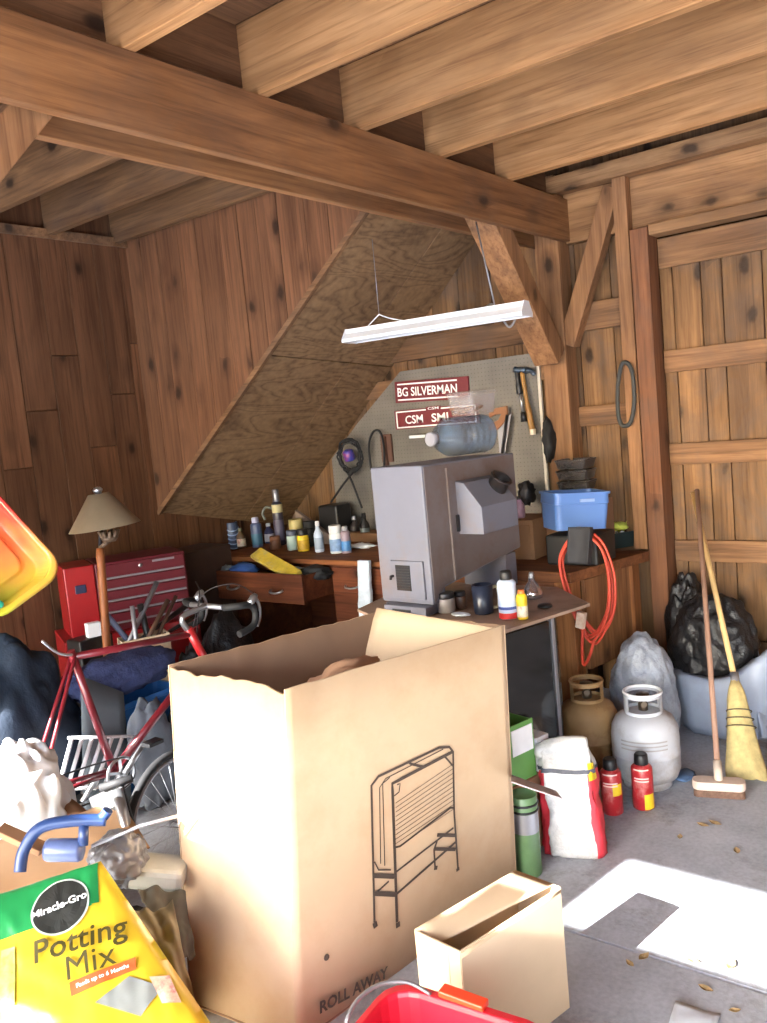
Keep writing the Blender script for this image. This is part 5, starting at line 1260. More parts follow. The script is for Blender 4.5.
tcn = PD(-14, 548, ty_); tn = (CO-tcn).normalized(); tn = (tn+Vector((0, 0, .35))).normalized()
e1_ = onpl(60, 568, tcn, tn); e2_ = onpl(0, 502, tcn, tn)
TU = (e1_-e2_).normalized(); TV = tn.cross(TU)
TY = T('toy_tray', 'translucent red and yellow plastic toy tray tilted at the left edge', 'toy', (tcn.x, tcn.y, onpl(10, 625, tcn, tn).z))
Mtoy = frame(onpl(61, 575, tcn, tn), TU, TV, tn)
w1_, h1_ = .90, (onpl(62, 572, tcn, tn)-onpl(2, 625, tcn, tn)).length*1.15
base = rrect(w1_, h1_, .10, 8)
ctr = Mtoy @ Vector((-w1_/2, -h1_/2+.03, 0))
Mtoy = frame(ctr, TU, TV, tn)
L = []
for s, z, off_ in ((1.0, .0, 0), (1.02, .015, 0), (.99, .03, 0), (.90, .024, 0), (.87, -.01, 0), (.72, -.09, 0), (.70, -.10, 0), (.50, -.10, 0), (.46, -.08, 0)):
    L.append([Mtoy @ Vector((x*(1-(1-s)*.6), y-(1-s)*y*1.0, z)) for x, y in base])
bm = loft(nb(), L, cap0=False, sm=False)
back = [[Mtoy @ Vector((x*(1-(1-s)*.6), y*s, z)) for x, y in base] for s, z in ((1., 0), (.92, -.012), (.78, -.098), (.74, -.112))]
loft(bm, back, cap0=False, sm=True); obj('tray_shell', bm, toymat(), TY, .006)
bm = nb(); a = Mtoy @ Vector((w1_*.445, -h1_*.30, .026)); lathe(bm, [(.0, .012), (.016, .010), (.018, 0)], AX(a, tn), 16); obj('green_sticker', bm, mat('teal_sticker', (40, 160, 130), .4), TY, label='small teal sticker on the rim')
for k in range(3):
    a, b = Mtoy @ Vector((-w1_*.3, -h1_*(.02+.09*k), -.082)), Mtoy @ Vector((w1_*.25, -h1_*(.02+.09*k), -.082)); obj('rib', tube(nb(), [a, b], .008, 8), _M.get('toy_rib') or mat('orange_rib', (226, 110, 60), .3), TY)
# grey board behind the bike frame
bm = nb(); yb_ = 3.42; a, b, c, d = A(80, 676, 1, yb_+.04), A(122, 692, 1, yb_+.04), A(123, 742, 1, yb_), A(72, 742, 1, yb_)
a0, b0 = Vector((d.x, d.y+.01, .0)), Vector((c.x, c.y+.01, .0)); sheet(bm, a, b, a0, b0, 6, 6, .001, 3, 1, .012); obj('grey_board', bm, mat('slate_board', (92, 100, 106), .6, var=.08), label='slate grey board standing behind the bicycle seat tube', cat='board')
# denim on a blue tote
p = A(118, 674, 1, 3.56)
bm = nb(); L = []
Mt = TZ((p.x+.03, 3.57, 0))
for s, z in ((.85, 0), (.98, p.z-.16), (1.04, p.z-.155), (1.04, p.z-.13), (.98, p.z-.13), (.84, .02)): L.append([Mt @ Vector((x*s, y*s, z+.001)) for x, y in rrect(.52, .19, .04)])
loft(bm, L); obj('blue_tote', bm, mat('bright_blue_plastic', (40, 96, 156), .4), label='bright blue tote holding the folded jeans behind the bicycle', cat='tote')
bm = nb(); lump(bm, p+Vector((.02, .03, -.01)), (.32, .12, .10), .16, 2.6, 15, sub=4, crease=.35); obj('folded_jeans', bm, mat('denim', (56, 64, 104), .85, var=.35, scale=14, bump=1.0), label='rumpled blue jeans lying on the bright blue tote', cat='jeans')
# pale carton with bars and pipes in it
c4 = [A(122, 642, 1, 3.79), A(160, 636, 1, 3.69)]
PCN = T('open_carton', 'pale open carton full of pipes in front of the tool chest', 'box', (c4[0].x+.1, 4.0, 0))
a, b = c4; a = Vector((a.x, 3.79, 0)); b = Vector((b.x+.06, 3.69, 0)); dn = Vector((-(b-a).normalized().y, (b-a).normalized().x, 0))*.12
ztc = c4[0].z
for q0, q1 in ((a, b), (b, b+dn), (b+dn, a+dn), (a+dn, a)): obj('side_panel', quadwall(q0, q1, .002, ztc), CARD_PALE, PCN)
bm = nb(); prism(bm, [(v.x, v.y) for v in (a, b, b+dn, a+dn)], TZ((0, 0, .002)), .005); obj('bottom', bm, CARD_PALE, PCN)
random.seed(11)
mid = (a+b+dn*1.0)/2+dn*.0
for i, (x0, y0, x1, y1, rr_, mm, lab) in enumerate((
    (132, 634, 157, 582, .014, ALU, 'tallest dull metal pipe leaning before the tool chest drawers'), (122, 632, 104, 612, .016, mat('bluish_pipe', (96, 100, 124), .5), 'bluish pipe leaning left out of the pale carton'),
    (128, 634, 132, 606, .012, ALU, 'short upright metal pipe in the pale carton'), (136, 634, 186, 606, .016, DARKM, 'dark rod leaning far right out of the pale carton'),
    (142, 632, 168, 600, .014, mat('brown_rod', (88, 62, 48), .6), 'brown rod leaning right in the pale carton'), (150, 632, 140, 604, .018, BLACKP, 'black bar standing near the middle of the pale carton'),
    (148, 632, 196, 616, .013, DARKM, 'lowest dark rod sticking out right of the pale carton'), (160, 630, 176, 596, .011, mat('brown_rod', (88, 62, 48)), 'thin brown rod at the right end of the pale carton'))):
    bp_ = a.lerp(b, .12+.1*i)+dn*(.25+.5*(i % 2))
    t0 = A(x0, y0, 1, bp_.y); t1 = A(x1, y1, 1, bp_.y+.02); d_ = (t1-t0).normalized()
    bot = Vector((bp_.x, bp_.y, .012)); t0 = Vector((bp_.x, bp_.y, ztc-.03))
    obj('metal_pipe', tube(nb(), [bot, t0, t1], rr_, 10), mm, label=lab, cat='pipe', group='bars and pipes in the pale carton')
# dark lumps filling the heap below the handlebar
for i, (px, py, d_, s, mm, lab) in enumerate(((192, 650, 3.62, (.12, .10, .34), BLACKBAG, 'black bag bulging below the bicycle handlebar'), (184, 705, 3.42, (.14, .055, .26), mat('charcoal_cloth', (62, 62, 66), .85, var=.3), 'charcoal cloth heap behind the loose bicycle wheel'), (146, 706, 3.41, (.12, .05, .3), mat('grey_cushion', (110, 116, 126), .7, var=.2), 'grey cushion under the jeans by the carton'),
        (222, 622, 3.80, (.2, .13, .4), BLACKBAG, 'black bag slumped under the open desk drawer'))):
    p = A(px, py, 1, d_); h_ = p.z
    bm = nb(); lump(bm, (p.x, p.y, h_*.5), (s[0], s[1], h_*.56), .2, 2.2, 20+i, floor=.002, sub=4, crease=.3); obj(('trash_bag', 'cloth_heap', 'cushion', 'trash_bag')[i], bm, mm, label=lab, cat=('trash bag', 'cloth', 'cushion', 'trash bag')[i])
# white wire rack behind the chain stays
WR = T('white_wire_rack', 'white wire rack leaning behind the bicycle chain stays', 'rack', A(85, 795, 1, 3.36))
for k in range(7):
    a, b = A(58+k*9, 790, 1, 3.375), A(72+k*10, 738, 1, 3.385); obj('wire', tube(nb(), [a, b], .009, 6), WHITE, WR)
obj('rail', tube(nb(), [A(56, 790, 1, 3.365), A(118, 786, 1, 3.365)], .008, 6), WHITE, WR); obj('rail', tube(nb(), [A(68, 738, 1, 3.395), A(138, 736, 1, 3.395)], .008, 6), WHITE, WR)
# brown cardboard lying in front
bm = nb(); sheet(bm, PD(-30, 850, 2.75), PD(120, 800, 3.0), PD(-30, 905, 2.55), PD(150, 850, 2.8), 14, 10, .012, 4, 4, .005); obj('cardboard_sheet', bm, mat('worn_cardboard', (176, 142, 108), .9, var=.1, scale=4), label='sloping tan cardboard sheet under the blue tube', cat='cardboard')
bm = nb(); sheet(bm, PD(-20, 800, 3.1), PD(60, 790, 3.15), PD(-20, 830, 2.95), PD(90, 815, 3.0), 10, 8, .01, 4, 9, .005); obj('cardboard_sheet', bm, CARD_BROWN, label='darker cardboard sheet behind under the bicycle dropout', cat='cardboard')
bm = nb(); bar(bm, PD(-15, 822, 2.62), PD(44, 850, 2.58), .05, .02); obj('brown_board', bm, CARD_BROWN, None, .003, label='narrow brown board at the left edge crossing under the blue tube', cat='board')
# heap carrying the front clutter
p = PD(60, 870, 2.75); bm = nb(); lump(bm, (p.x, p.y, .06), (.28, .14, .15), .2, 2, 33, floor=.002, sub=4, crease=.2); obj('cloth_heap', bm, mat('dark_brown_cloth', (58, 48, 42), .9, var=.2), label='dark brown cloth heap under the cardboard and blue tube', cat='cloth')
# blue tubular handle
HB2 = T('blue_pipe_bow', 'blue painted tubular bow with a short cross tube above the potting mix bag', 'tube', PD(30, 870, 2.55))
BLT = mat('blue_tube_paint', (36, 58, 104), .35, var=.08)
obj('bent_tube', tube(nb(), smooth_pts([PD(20, 872, 2.5), PD(24, 850, 2.52), PD(40, 828, 2.54), PD(70, 821, 2.56), PD(106, 820, 2.58)], 8), .018, 12), BLT, HB2)
obj('cross_tube', tube(nb(), [PD(84, 822, 2.57), PD(83, 846, 2.55)], .015, 10), BLT, HB2)
obj('end_cap', tube(nb(), smooth_pts([PD(98, 820, 2.575), PD(104, 816, 2.58), PD(108, 810, 2.58)], 3), .016, 10), BLT, HB2)
bm = nb(); lathe(bm, [(0, 0), (.03, .0), (.034, .01), (.034, .1), (.03, .11), (0, .11)], AX(PD(46, 850, 2.56), CR), 16); obj('chrome_roll', bm, mat('blue_white_roll', (84, 98, 140), .3, var=.3), label='shiny pale blue roll under the blue tube', cat='roll')
# black plate with a silver tube: a floor pump
PM = T('floor_pump', 'black floor pump with a silver barrel leaning by the loose wheel', 'pump', PD(128, 860, 2.85))
obj('barrel', tube(nb(), [PD(117, 790, 2.95), PD(134, 858, 2.85)], .020, 12), STEEL, PM)
bm = nb(); bar(bm, PD(106, 790, 2.98), PD(128, 868, 2.88), .13, .02, -CF); obj('back_plate', bm, BLACKP, PM, .006)
bm = nb(); tube(bm, [PD(100, 788, 2.96), PD(132, 778, 2.97)], .014, 8); obj('grip', bm, BLACKR, PM)
obj('thin_rod', tube(nb(), [PD(92, 846, 2.6), PD(140, 826, 2.62), PD(182, 815, 2.66)], .006, 8), ALU, label='thin grey rod slanting up to the tall carton', cat='rod')
CLB = mat('cloudy_bag', (112, 114, 120), .3, var=.3, scale=8, alpha=.85)
p = PD(118, 850, 2.7); bm = nb(); lump(bm, (p.x, p.y, p.z-.03), (.09, .09, .085), .15, 2.0, 3, sub=5, crease=.4); obj('cloudy_bag', bm, CLB, label='cloudy plastic bag right of the potting mix bag top', cat='bag')
p = PD(158, 868, 2.72); bm = nb(); bar(bm, p-CR*.09-Vector((0, 0, .005)), p+CR*.09+Vector((0, 0, -.02)), .13, .07); lump(bm, p+Vector((0, 0, .03)), (.07, .05, .03), .2, 2.4, 13, sub=4, crease=.3) if False else None; obj('white_packet', bm, mat('greyish_packet', (166, 168, 162), .5, var=.2), None, .018, label='greyish white packet against the tall carton side', cat='packet')
p = PD(138, 905, 2.66); bm = nb(); lump(bm, (p.x-.08, p.y-.06, .10), (.15, .15, p.z-.08), .14, 2, 43, floor=.002, sub=4, crease=.3); obj('trash_bag', bm, BLACKBAG, label='black bag under the greyish packet beside the tall carton', cat='trash bag')
bm = nb(); sheet(bm, PD(122, 912, 2.52), PD(172, 908, 2.56), PD(158, 1008, 2.28), PD(196, 1002, 2.36), 30, 30, .035, 7, 6, .004, lambda u, v: .012*math.sin(u*11+v*5)+.006*math.sin(u*23-v*7)); obj('olive_cloth', bm, mat('olive_cloth', (126, 120, 100), .85, var=.3, scale=8), label='olive beige cloth draped in folds between potting mix and carton', cat='cloth')
bm = nb(); sheet(bm, PD(138, 888, 2.60), PD(186, 890, 2.66), PD(176, 960, 2.46), PD(196, 955, 2.54), 26, 26, .03, 8, 9, .004, lambda u, v: .008*math.sin(u*13+v*4)); obj('grey_cloth', bm, mat('grey_green_cloth', (84, 84, 80), .85, var=.3, scale=8), label='dark grey cloth folded under the greyish packet', cat='cloth')

# ================================================================== right hand floor
def propane(px, py, name, label, m, hm, rot, k=1.0):
    p = base_at(px, py, 0); r = .15*k
    o = T(name, label, 'gas tank', p, (0, 0, rot)); M = ROOT[o]
    obj('tank_body', lathe(nb(), [(r*.6, .03), (r*.9, .045), (r, .085), (r, .15), (r*1.012, .152), (r*1.012, .160), (r, .162), (r, .235), (r*.97, .275), (r*.85, .312), (r*.6, .335), (r*.3, .345), (0, .346)], M, 36), m, o)
    obj('foot_ring', lathe(nb(), [(r*.70, .0), (r*.72, .0), (r*.72, .045), (r*.69, .045), (r*.69, .0)], M, 28, cap=False), m, o)
    bm = nb(); N = 44; rc = r*.56
    A_ = []; 
    def hgt(a):   # collar: low skirt, two side plates and a rounded carry ring
        return 1
    for lo_, hi_, cond in ((.318, .352, lambda a: True), (.352, .412, lambda a: abs(math.cos(a)) > .86), (.412, .43, lambda a: math.sin(a) > -.95 or True)):
        for k_ in range(N):
            a0, a1 = 2*math.pi*k_/N, 2*math.pi*(k_+1)/N
            if cond((a0+a1)/2):
                c_ = [Vector((q_*math.cos(a), q_*math.sin(a), z)) for q_ in (rc, rc*.95) for a in (a0, a1) for z in (lo_, hi_)]
                vs = [bm.verts.new(M @ x) for x in c_]
                for f in ((0, 2, 3, 1), (4, 5, 7, 6), (1, 3, 7, 5), (0, 4, 6, 2)): bm.faces.new([vs[i] for i in f])
    bmesh.ops.remove_doubles(bm, verts=bm.verts, dist=1e-5)
    obj('collar', bm, m, o)
    obj('collar_rim', tube(nb(), [M @ Vector((rc*.975*math.cos(a), rc*.975*math.sin(a), .43)) for a in [k_*math.pi/18 for k_ in range(36)]], .007, 8, True), hm, o)
    bm = nb(); lathe(bm, [(.022, .34), (.022, .375), (.014, .385), (.014, .40), (.03, .405), (.03, .42), (.0, .422)], M, 14); tube(bm, [M @ Vector((0, 0, .385)), M @ Vector((0, -.05, .385))], .014, 10)
    obj('valve', bm, mat('dark_brass_valve', (86, 74, 62), .4, .6), o)
    return o
propane(648, 782, 'propane_tank', 'white propane tank with a handle collar, right of the rusty tank', TANKW, WHITE, R(-64))
propane(592, 766, 'propane_tank', 'rust stained yellowish propane tank behind the white and red sack', RUST, RUST, R(-64), .93)
t2 = [x for x in bpy.data.objects if x.get('label', '').startswith('white propane')][0]; M = ROOT[t2]
obj('printed_label', lathe(nb(), [(.1535, .20), (.1535, .262)], M, 36, cap=False), mat('faded_print', (176, 172, 168), .6, var=.3, scale=30), t2) if False else None
bm = nb(); fa = math.atan2(-t2.location.y, -t2.location.x)-R(-64)
for r0 in range(3):
    L = [(bm.verts.new(M @ Vector((.1532*math.cos(fa-.75+k*.1), .1532*math.sin(fa-.75+k*.1), .205+r0*.018))), bm.verts.new(M @ Vector((.1532*math.cos(fa-.75+k*.1), .1532*math.sin(fa-.75+k*.1), .205+r0*.018+.007)))) for k in range(15)]
    for a, b in zip(L, L[1:]): bm.faces.new((a[0], b[0], b[1], a[1]))
obj('printed_lines', bm, mat('faded_print', (150, 146, 144), .6, var=.2), t2)
CANR = mat('red_can', (176, 40, 46), .3, var=.12, scale=24, dirt=(226, 190, 180), dirtamt=.35)
for px, py, lab, yl_ in ((613, 812, 'red aerosol can with a black cap, nearest the white and red sack', 0), (644, 807, 'red aerosol can with a yellow panel before the white tank', 1)):
    o = can('aerosol_can', lab, 'spray can', px, py, 0, 56, 21, CANR, capm=BLACKP, group='red aerosol cans on the floor')
    p = o.location; r_ = sized(p, 21)/2; 
    a0 = math.atan2(-p.y, -p.x)
    bm = nb(); zz = (.008, .075) if yl_ else (.09, .14)
    L = [(bm.verts.new(p+Vector((r_*1.015*math.cos(a0+.1+k*.13), r_*1.015*math.sin(a0+.1+k*.13), zz[0]))), bm.verts.new(p+Vector((r_*1.015*math.cos(a0+.1+k*.13), r_*1.015*math.sin(a0+.1+k*.13), zz[1])))) for k in range(9)]
    for a, b in zip(L, L[1:]): bm.faces.new((a[0], b[0], b[1], a[1]))
    obj('yellow_panel', bm, YEL, o)
    bm = nb()
    for z in (.1, .112, .15): 
        L = [(bm.verts.new(p+Vector((r_*1.02*math.cos(a0-.8+k*.13), r_*1.02*math.sin(a0-.8+k*.13), z+.03))), bm.verts.new(p+Vector((r_*1.02*math.cos(a0-.8+k*.13), r_*1.02*math.sin(a0-.8+k*.13), z+.036)))) for k in range(12)]
        for a, b in zip(L, L[1:]): bm.faces.new((a[0], b[0], b[1], a[1]))
    obj('pale_print', bm, mat('pale_red_print', (236, 200, 190), .4), o)

# push broom
pb0 = A(717, 782, 2, .03); tip = A(697, 490, 0, 4.62)
PB = T('push_broom', 'push broom with a pale block and grey brown handle leaning on the barn door', 'broom', Vector((pb0.x, pb0.y, 0)))
l_, r_ = A(692, 781, 2, .06), A(746, 784, 2, .06)
bd = (r_-l_); bd.z = 0; bl_ = bd.length; bd.normalize(); cc = (l_+r_)/2
bm = nb(); Mh = frame(Vector((cc.x, cc.y, .036)), bd, Vector((-bd.y, bd.x, 0)), (0, 0, 1))
L = [[Mh @ Vector((x*s, y*s, z)) for x, y in rrect(bl_, .075, .03)] for s, z in ((.97, 0), (1, .006), (1, .03), (.97, .036))]
obj('broom_block', loft(nb(), L), mat('pale_broom_wood', (206, 186, 172), .6, var=.12, scale=12), PB)
bm = nb(); L = [[Mh @ Vector((x*s, y*s, z)) for x, y in rrect(bl_*.96, .06, .02)] for s, z in ((1.0, -.035), (1, -.02), (.97, .0))]
obj('bristles', loft(nb(), L), mat('brown_bristles', (110, 84, 70), .9, var=.4, scale=60), PB)
hb0 = Vector((cc.x, cc.y, .06))
obj('handle', tube(nb(), [hb0, tip], .0125, 12), GREYSTICK, PB)
obj('ferrule', tube(nb(), [hb0, hb0.lerp(tip, .06)], .018, 12), mat('pale_ferrule', (200, 186, 170), .5), PB)
# corn broom
b0 = A(748, 782, 2, .0); b1 = A(734, 682, 0, (b0.x+(4.7-b0.x)*.27)); tip = A(693, 493, 0, 4.715)
cbase = Vector((b0.x, b0.y, .004))
CB2 = T('corn_broom', 'straw corn broom with a pale wooden handle leaning at the right', 'broom', cbase)
hd_ = A(735, 680, 0, cbase.x+.27*(4.7-cbase.x))
axb = (hd_-cbase).normalized(); sid = CR.copy(); sid = (sid-axb*sid.dot(axb)).normalized(); dpt = axb.cross(sid)
hl = (hd_-cbase).length
L = []
for k, (t_, w_, d_) in enumerate(((0, .092, .032), (.12, .088, .034), (.35, .07, .036), (.6, .055, .036), (.8, .046, .034), (.9, .036, .03), (1, .018, .018))):
    ring = []
    for a in range(40):
        th = 2*math.pi*a/40; jit = 1+(.05*math.sin(a*7.3+k)+.05*math.sin(a*12.7)) ; z_ = hl*t_-(0 if k else .0)+(.018*noise.noise(Vector((a*1.7, 1, 1))) if k == 0 else 0)
        skew = -sid*(.028*(1-t_))*0
        ring.append(cbase+axb*max(.0, z_)+sid*(w_*jit*math.cos(th))+dpt*(d_*jit*math.sin(th))+skew)
    for v in ring: v.z = max(v.z, .003)
    L.append(ring)
obj('straw', loft(nb(), L, sm=True), STRAW, CB2)
for t_ in (.52, .60, .68):
    w_ = .055+(.60-t_)*.09*2; k_ = .0595-(t_-.6)*.06 if t_ > .6 else .0595+(.6-t_)*.066
    obj('stitching', tube(nb(), [cbase+axb*hl*t_+sid*((k_+.002)*math.cos(a))+dpt*(.039*math.sin(a)) for a in [j*math.pi/14 for j in range(28)]], .003, 5, True), mat('dark_twine', (86, 80, 60), .8), CB2)
obj('wire_binding', tube(nb(), [hd_-axb*.03, hd_+axb*.035], .02, 12), ALU, CB2)
obj('handle', tube(nb(), [hd_, tip], .0135, 12), STICK, CB2)

# bags by the barn door
def bag(name, label, cat, c, s, m, seed, crease=.35, amp=.18, fl=.002, sub=5, fr=2.1): 
    bm = nb(); lump(bm, c, s, amp, fr, seed, floor=fl, sub=sub, crease=crease); return obj(name, bm, m, label=label, cat=cat)
p = A(634, 690, 0, 3.98); bag('plastic_bag', 'cloudy whitish plastic bag slumped behind the propane tanks', 'bag', (4.04, p.y-.03, .22), (.14, .165, .34), CLEARBAG, 84, .18, .08)
p = A(645, 628, 0, 4.5); bag('trash_bag', 'black trash bag at the back against the wall by the bench', 'trash bag', (4.575, 1.53, .30), (.10, .13, .44), BLACKBAG, 72)
# open blue grey sack with a black bag in it
p = A(712, 690, 0, 4.2)
SK = T('tarp_sack', 'large blue grey woven sack standing open by the barn door', 'sack', (4.25, p.y, 0))
pc = Vector((4.40, p.y-.02, 0)); L = []
random.seed(5)
for k, (z, w_, d_) in enumerate(((.003, .24, .17), (.05, .27, .19), (.15, .285, .20), (.24, .28, .2), (.30, .285, .20), (.32, .26, .175), (.14, .24, .16))):
    ring = []
    for a in range(56):
        th = 2*math.pi*a/56; n_ = .035*noise.noise(Vector((math.cos(th)*2.2, math.sin(th)*2.2, z*4)))+.012*math.sin(a*2.3+z*9)
        lift = .20*max(0, -math.cos(th-.35))**3*max(0, (z-.12)/.25) if k < 6 else 0
        ring.append(pc+Vector((0, 0, z+lift))+Vector((d_*(1+n_*3)*math.sin(th), w_*(1+n_*3)*math.cos(th), 0)))
    L.append(ring)
obj('sack_cloth', loft(nb(), L, sm=True), TARP, SK)
bm = nb(); a, b = A(752, 640, 0, 4.32), A(764, 735, 0, 4.22)
sheet(bm, A(738, 636, 0, 4.44), A(757, 646, 0, 4.42), A(752, 738, 0, 4.22), A(775, 738, 0, 4.20), 12, 16, .03, 8, 6, .006, lambda u, v: .03*math.sin(u*9)); obj('loose_fold', bm, TARP, SK)
p = A(706, 655, 0, 4.22); bag('trash_bag', 'big black trash bag bulging out of the blue grey sack', 'trash bag', (4.41, p.y+.02, .42), (.155, .22, .28), BLACKBAG, 73, .35, .12, fl=.16)
p = A(686, 784, 2, 0); bm = nb(); lump(bm, p+Vector((.06, .03, .012)), (.06, .05, .014), .3, 2.2, 8, floor=.002, sub=3, crease=.3); obj('blue_rag', bm, mat('muted_blue_cloth', (84, 110, 146), .8), label='small blue rag beside the push broom block', cat='rag')

# white and red sack
s0, s1 = A(545, 850, 2, 0), A(604, 838, 2, 0); s2 = A(575, 866, 2, 0)
SKC = s2.lerp((s0+s1)/2, .45); d_ = Vector((CR.x, CR.y, 0)).normalized()
MS = T('white_sack', 'white sack with red side stripes and a rolled top beside the tall carton', 'sack', (SKC.x, SKC.y, 0))
bw_ = sized(s2, 62); bh_ = sized(s2, 112); fwd = Vector((-d_.y, d_.x, 0))
ANG = R(-18); d_ = Vector((d_.x*math.cos(ANG)-d_.y*math.sin(ANG), d_.x*math.sin(ANG)+d_.y*math.cos(ANG), 0)); fwd = Vector((-d_.y, d_.x, 0))
cs = SKC+fwd*.06
def sackring(t, grow=0):
    w_ = bw_/2*(1.0-.10*t-.18*max(0, t-.8)/.2)+grow; dd_ = .085*(1-.12*t-.82*max(0, t-.62)/.38*.9)+grow
    lean = fwd*(.02*t)-d_*(.02*t)
    out = []
    for a in range(48):
        th = 2*math.pi*a/48; c, s = math.cos(th), math.sin(th); sx = math.copysign(abs(c)**.45, c); sy = math.copysign(abs(s)**.55, s)
        n_ = .012*noise.noise(Vector((c*3, s*3, t*7)))+.006*noise.noise(Vector((c*7, s*7, t*19)))
        out.append(cs+lean+d_*(w_*sx+n_)+fwd*(dd_*sy+n_)+Vector((0, 0, .003+bh_*t)))
    return out
SACK = mat('sack_white', (204, 202, 200), .5, var=.10, scale=14, dirt=(150, 146, 144), dirtamt=.6, bump=.7); SACKR = mat('sack_red', (206, 52, 64), .5, var=.1, scale=14)
bm = nb(); rg = [[bm.verts.new(p) for p in sackring(t/24)] for t in range(25)]
for i, (a, b) in enumerate(zip(rg, rg[1:])):
    for k in range(48):
        f = bm.faces.new((a[k], a[(k+1) % 48], b[(k+1) % 48], b[k])); f.smooth = True
        th = 2*math.pi*(k+.5)/48; 
        if i < 18 and abs(math.cos(th)) > .50: f.material_index = 1
bm.faces.new(rg[0]); bm.faces.new(rg[-1]); obj('sack_body', bm, [SACK, SACKR], MS)
bm = nb(); L = [sackring(t, .003) for t in (.755, .79)]; loft(bm, L, False, False, sm=True); obj('printed_band', bm, mat('grey_print', (66, 68, 80), .5, var=.3, scale=40), MS)
bm = nb(); tc_ = cs+fwd*.02-d_*.03+Vector((0, 0, bh_*.96)); 
tube(bm, smooth_pts([tc_-d_*bw_*.45+Vector((0, 0, -.03)), tc_-d_*.02+Vector((0, 0, .005)), tc_+d_*bw_*.42+Vector((0, 0, .02))], 6), [.022, .03, .032, .03, .034, .032, .03, .033, .03, .03, .028, .026, .02], 12); obj('rolled_top', bm, SACK, MS)
bm = nb(); L = [sackring(t, .0035) for t in (.70, .84)]
bm2 = nb(); A_ = [[bm2.verts.new(p) for p in r[41:48]] for r in L]
for k in range(6): bm2.faces.new((A_[0][k], A_[0][k+1], A_[1][k+1], A_[1][k])).smooth = True
bm.free(); obj('yellow_patch', bm2, YEL, MS)
# green canister
can('green_canister', 'green and silver canister between the tall carton and the white sack', 'canister', 529, 872, 0, 82, 27, mat('green_can', (92, 124, 84), .4, var=.25, scale=9), capm=mat('dark_lid', (60, 66, 72), .4), shape='tin')
gc = [x for x in bpy.data.objects if x.get('label', '').startswith('green and silver')][0]; p = gc.location; r_ = sized(p, 27)/2; h_ = sized(p, 82)
obj('silver_band', lathe(nb(), [(r_*1.012, h_*.55), (r_*1.012, h_*.80)], TZ(p), 20, cap=False), ALU, gc)
for z in (.82, .90): obj('hoop', tube(nb(), [p+Vector((r_*math.cos(a), r_*math.sin(a), h_*z)) for a in [k*math.pi/12 for k in range(24)]], .005, 6, True), BLACKP, gc)
# boxes behind the sack
q0, q1 = A(512, 775, 1, 1.585), A(549, 762, 1, 1.585)
u_ = Vector((.97, -.22, 0)).normalized(); v_ = Vector((-u_.y, u_.x, 0))
zb_ = .30; org = A(548, 776, 2, zb_); org = org-u_*.36+v_*.04
Mg2 = frame(Vector((org.x, org.y, 0)), u_, v_, (0, 0, 1))
bm = nb(); box(bm, (.12, 0, .001), (.46, .17, zb_-.002), Mg2); obj('brown_carton', bm, CARD_BROWN, None, .004, label='brown carton on the floor carrying the green and white box', cat='box')
GB = T('green_white_box', 'green box with white panels on the brown carton behind the sack', 'box', Mg2 @ Vector((.17, .08, zb_)))
gh = .235
bm = nb(); box(bm, (.12, .005, zb_), (.345, .012, zb_+gh), Mg2); obj('front_panel', bm, mat('green_card', (88, 138, 66), .6, var=.12), GB, .001)
for lo_, hi_ in (((.12, .012), (.126, .16)), ((.339, .012), (.345, .16)), ((.12, .154), (.345, .16))):
    bm = nb(); box(bm, (*lo_, zb_), (*hi_, zb_+gh*(.98)), Mg2); obj('side_panel', bm, mat('green_card', (0, 0, 0)), GB)
bm = nb(); box(bm, (.126, .013, zb_), (.338, .153, zb_+.01), Mg2); obj('bottom', bm, CARD_BROWN, GB)
for x0, x1 in ((.13, .20), (.215, .335)):
    bm = nb(); box(bm, (x0, .002, zb_+gh*.48), (x1, .0048, zb_+gh*.92), Mg2); obj('white_panel', bm, mat('white_card', (222, 220, 222), .6, var=.08), GB)
bm = nb(); sheet(bm, Mg2 @ Vector((.05, .15, zb_+gh)), Mg2 @ Vector((.33, .15, zb_+gh)), Mg2 @ Vector((.08, .22, zb_+gh+.05)), Mg2 @ Vector((.33, .20, zb_+gh+.03)), 6, 6, .01, 5, 3, .004); obj('brown_flap', bm, CARD_BROWN, GB)
WB2 = T('white_box', 'small white box with a black dot right of the green box', 'box', Mg2 @ Vector((.41, .05, zb_)))
bm = nb(); box(bm, (.365, .01, zb_), (.44, .10, zb_+.14), Mg2); obj('box_body', bm, mat('white_card', (0, 0, 0)), WB2, .003)
bm = nb(); lathe(bm, [(.018, 0), (.018, .001), (0, .001)], Mg2 @ AX((.42, .0085, zb_+.06), (0, -1, 0)), 16); obj('black_dot', bm, BLACKP, WB2)
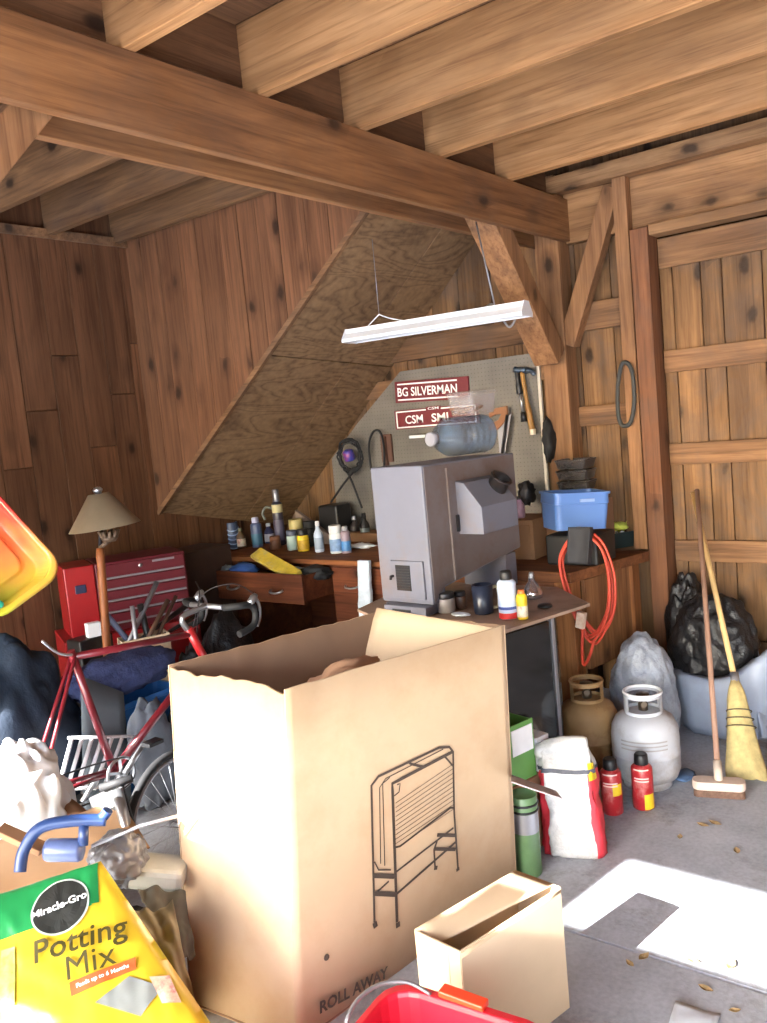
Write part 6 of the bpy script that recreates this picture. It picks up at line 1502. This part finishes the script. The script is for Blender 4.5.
# grey board flap between carton and sack
bm = nb(); a, b, c, d = PD(512, 768, 3.16), PD(540, 768, 3.16), PD(512, 786, 3.0), PD(561, 800, 2.95); sheet(bm, PD(511, 776, 3.15), PD(556, 792, 3.02), PD(511, 783, 2.92), PD(562, 800, 2.90), 8, 6, .002, 4, 2, .004); obj('grey_board', bm, mat('mauve_grey_card', (170, 158, 164), .7), label='narrow mauve grey card lying between carton and white sack', cat='card')
# dry leaves and scraps on the slab
random.seed(21)
LEAF = mat('dry_leaf', (156, 132, 92), .9, var=.3, scale=30)
for i, (px, py, lab) in enumerate(((630, 965, 'upright dry leaf right of the small carton'), (644, 958, 'small dry leaf near the upright one'), (693, 962, 'dark leaf at the edge of the sun patch'), (731, 966, 'leaf at the sun patch edge near the frame'), (706, 990, 'tan curled leaf below the floor joint'), (735, 1012, 'curled dark leaf at the lower right'), (737, 852, 'dark leaf behind the sun patch'), (703, 826, 'brown leaf in front of the push broom'), (680, 838, 'small leaf behind the sun patch by the cans'), (715, 824, 'pale brown leaf before the push broom block'))):
    p = A(px, py, 2, .004); bm = nb(); k_ = .018+.012*random.random(); an = random.random()*6
    u_ = Vector((math.cos(an), math.sin(an), 0)); v_ = Vector((-u_.y, u_.x, 0))
    pts = [(-1, 0), (-.5, .35), (0, .5), (.5, .35), (1, 0), (.5, -.4), (0, -.5), (-.5, -.32)]
    sp = [p+u_*x*k_+v_*y*k_+Vector((0, 0, .002+.01*abs(y)+.006*x*x)) for x, y in pts]; c0 = bm.verts.new(p); vs = [bm.verts.new(q_) for q_ in sp]; vd = [bm.verts.new(q_-Vector((0, 0, .001))) for q_ in sp]; c1 = bm.verts.new(p-Vector((0, 0, .001)))
    for k in range(8): bm.faces.new((c0, vs[k], vs[(k+1) % 8])); bm.faces.new((c1, vd[(k+1) % 8], vd[k])); bm.faces.new((vs[k], vd[k], vd[(k+1) % 8], vs[(k+1) % 8]))
    obj('dry_leaf', bm, LEAF, label=lab, cat='leaf', group='dry leaves on the slab')
bm = nb(); p = A(697, 1019, 2, .006); sheet(bm, p+Vector((-.06, .06, 0)), p+Vector((.03, .07, .01)), p+Vector((-.05, -.06, .004)), p+Vector((.05, -.05, 0)), 6, 6, .006, 20, 3, .001); obj('paper_scrap', bm, mat('pale_scrap', (200, 206, 214), .6), label='pale paper scrap at the bottom edge of the floor', cat='scrap')
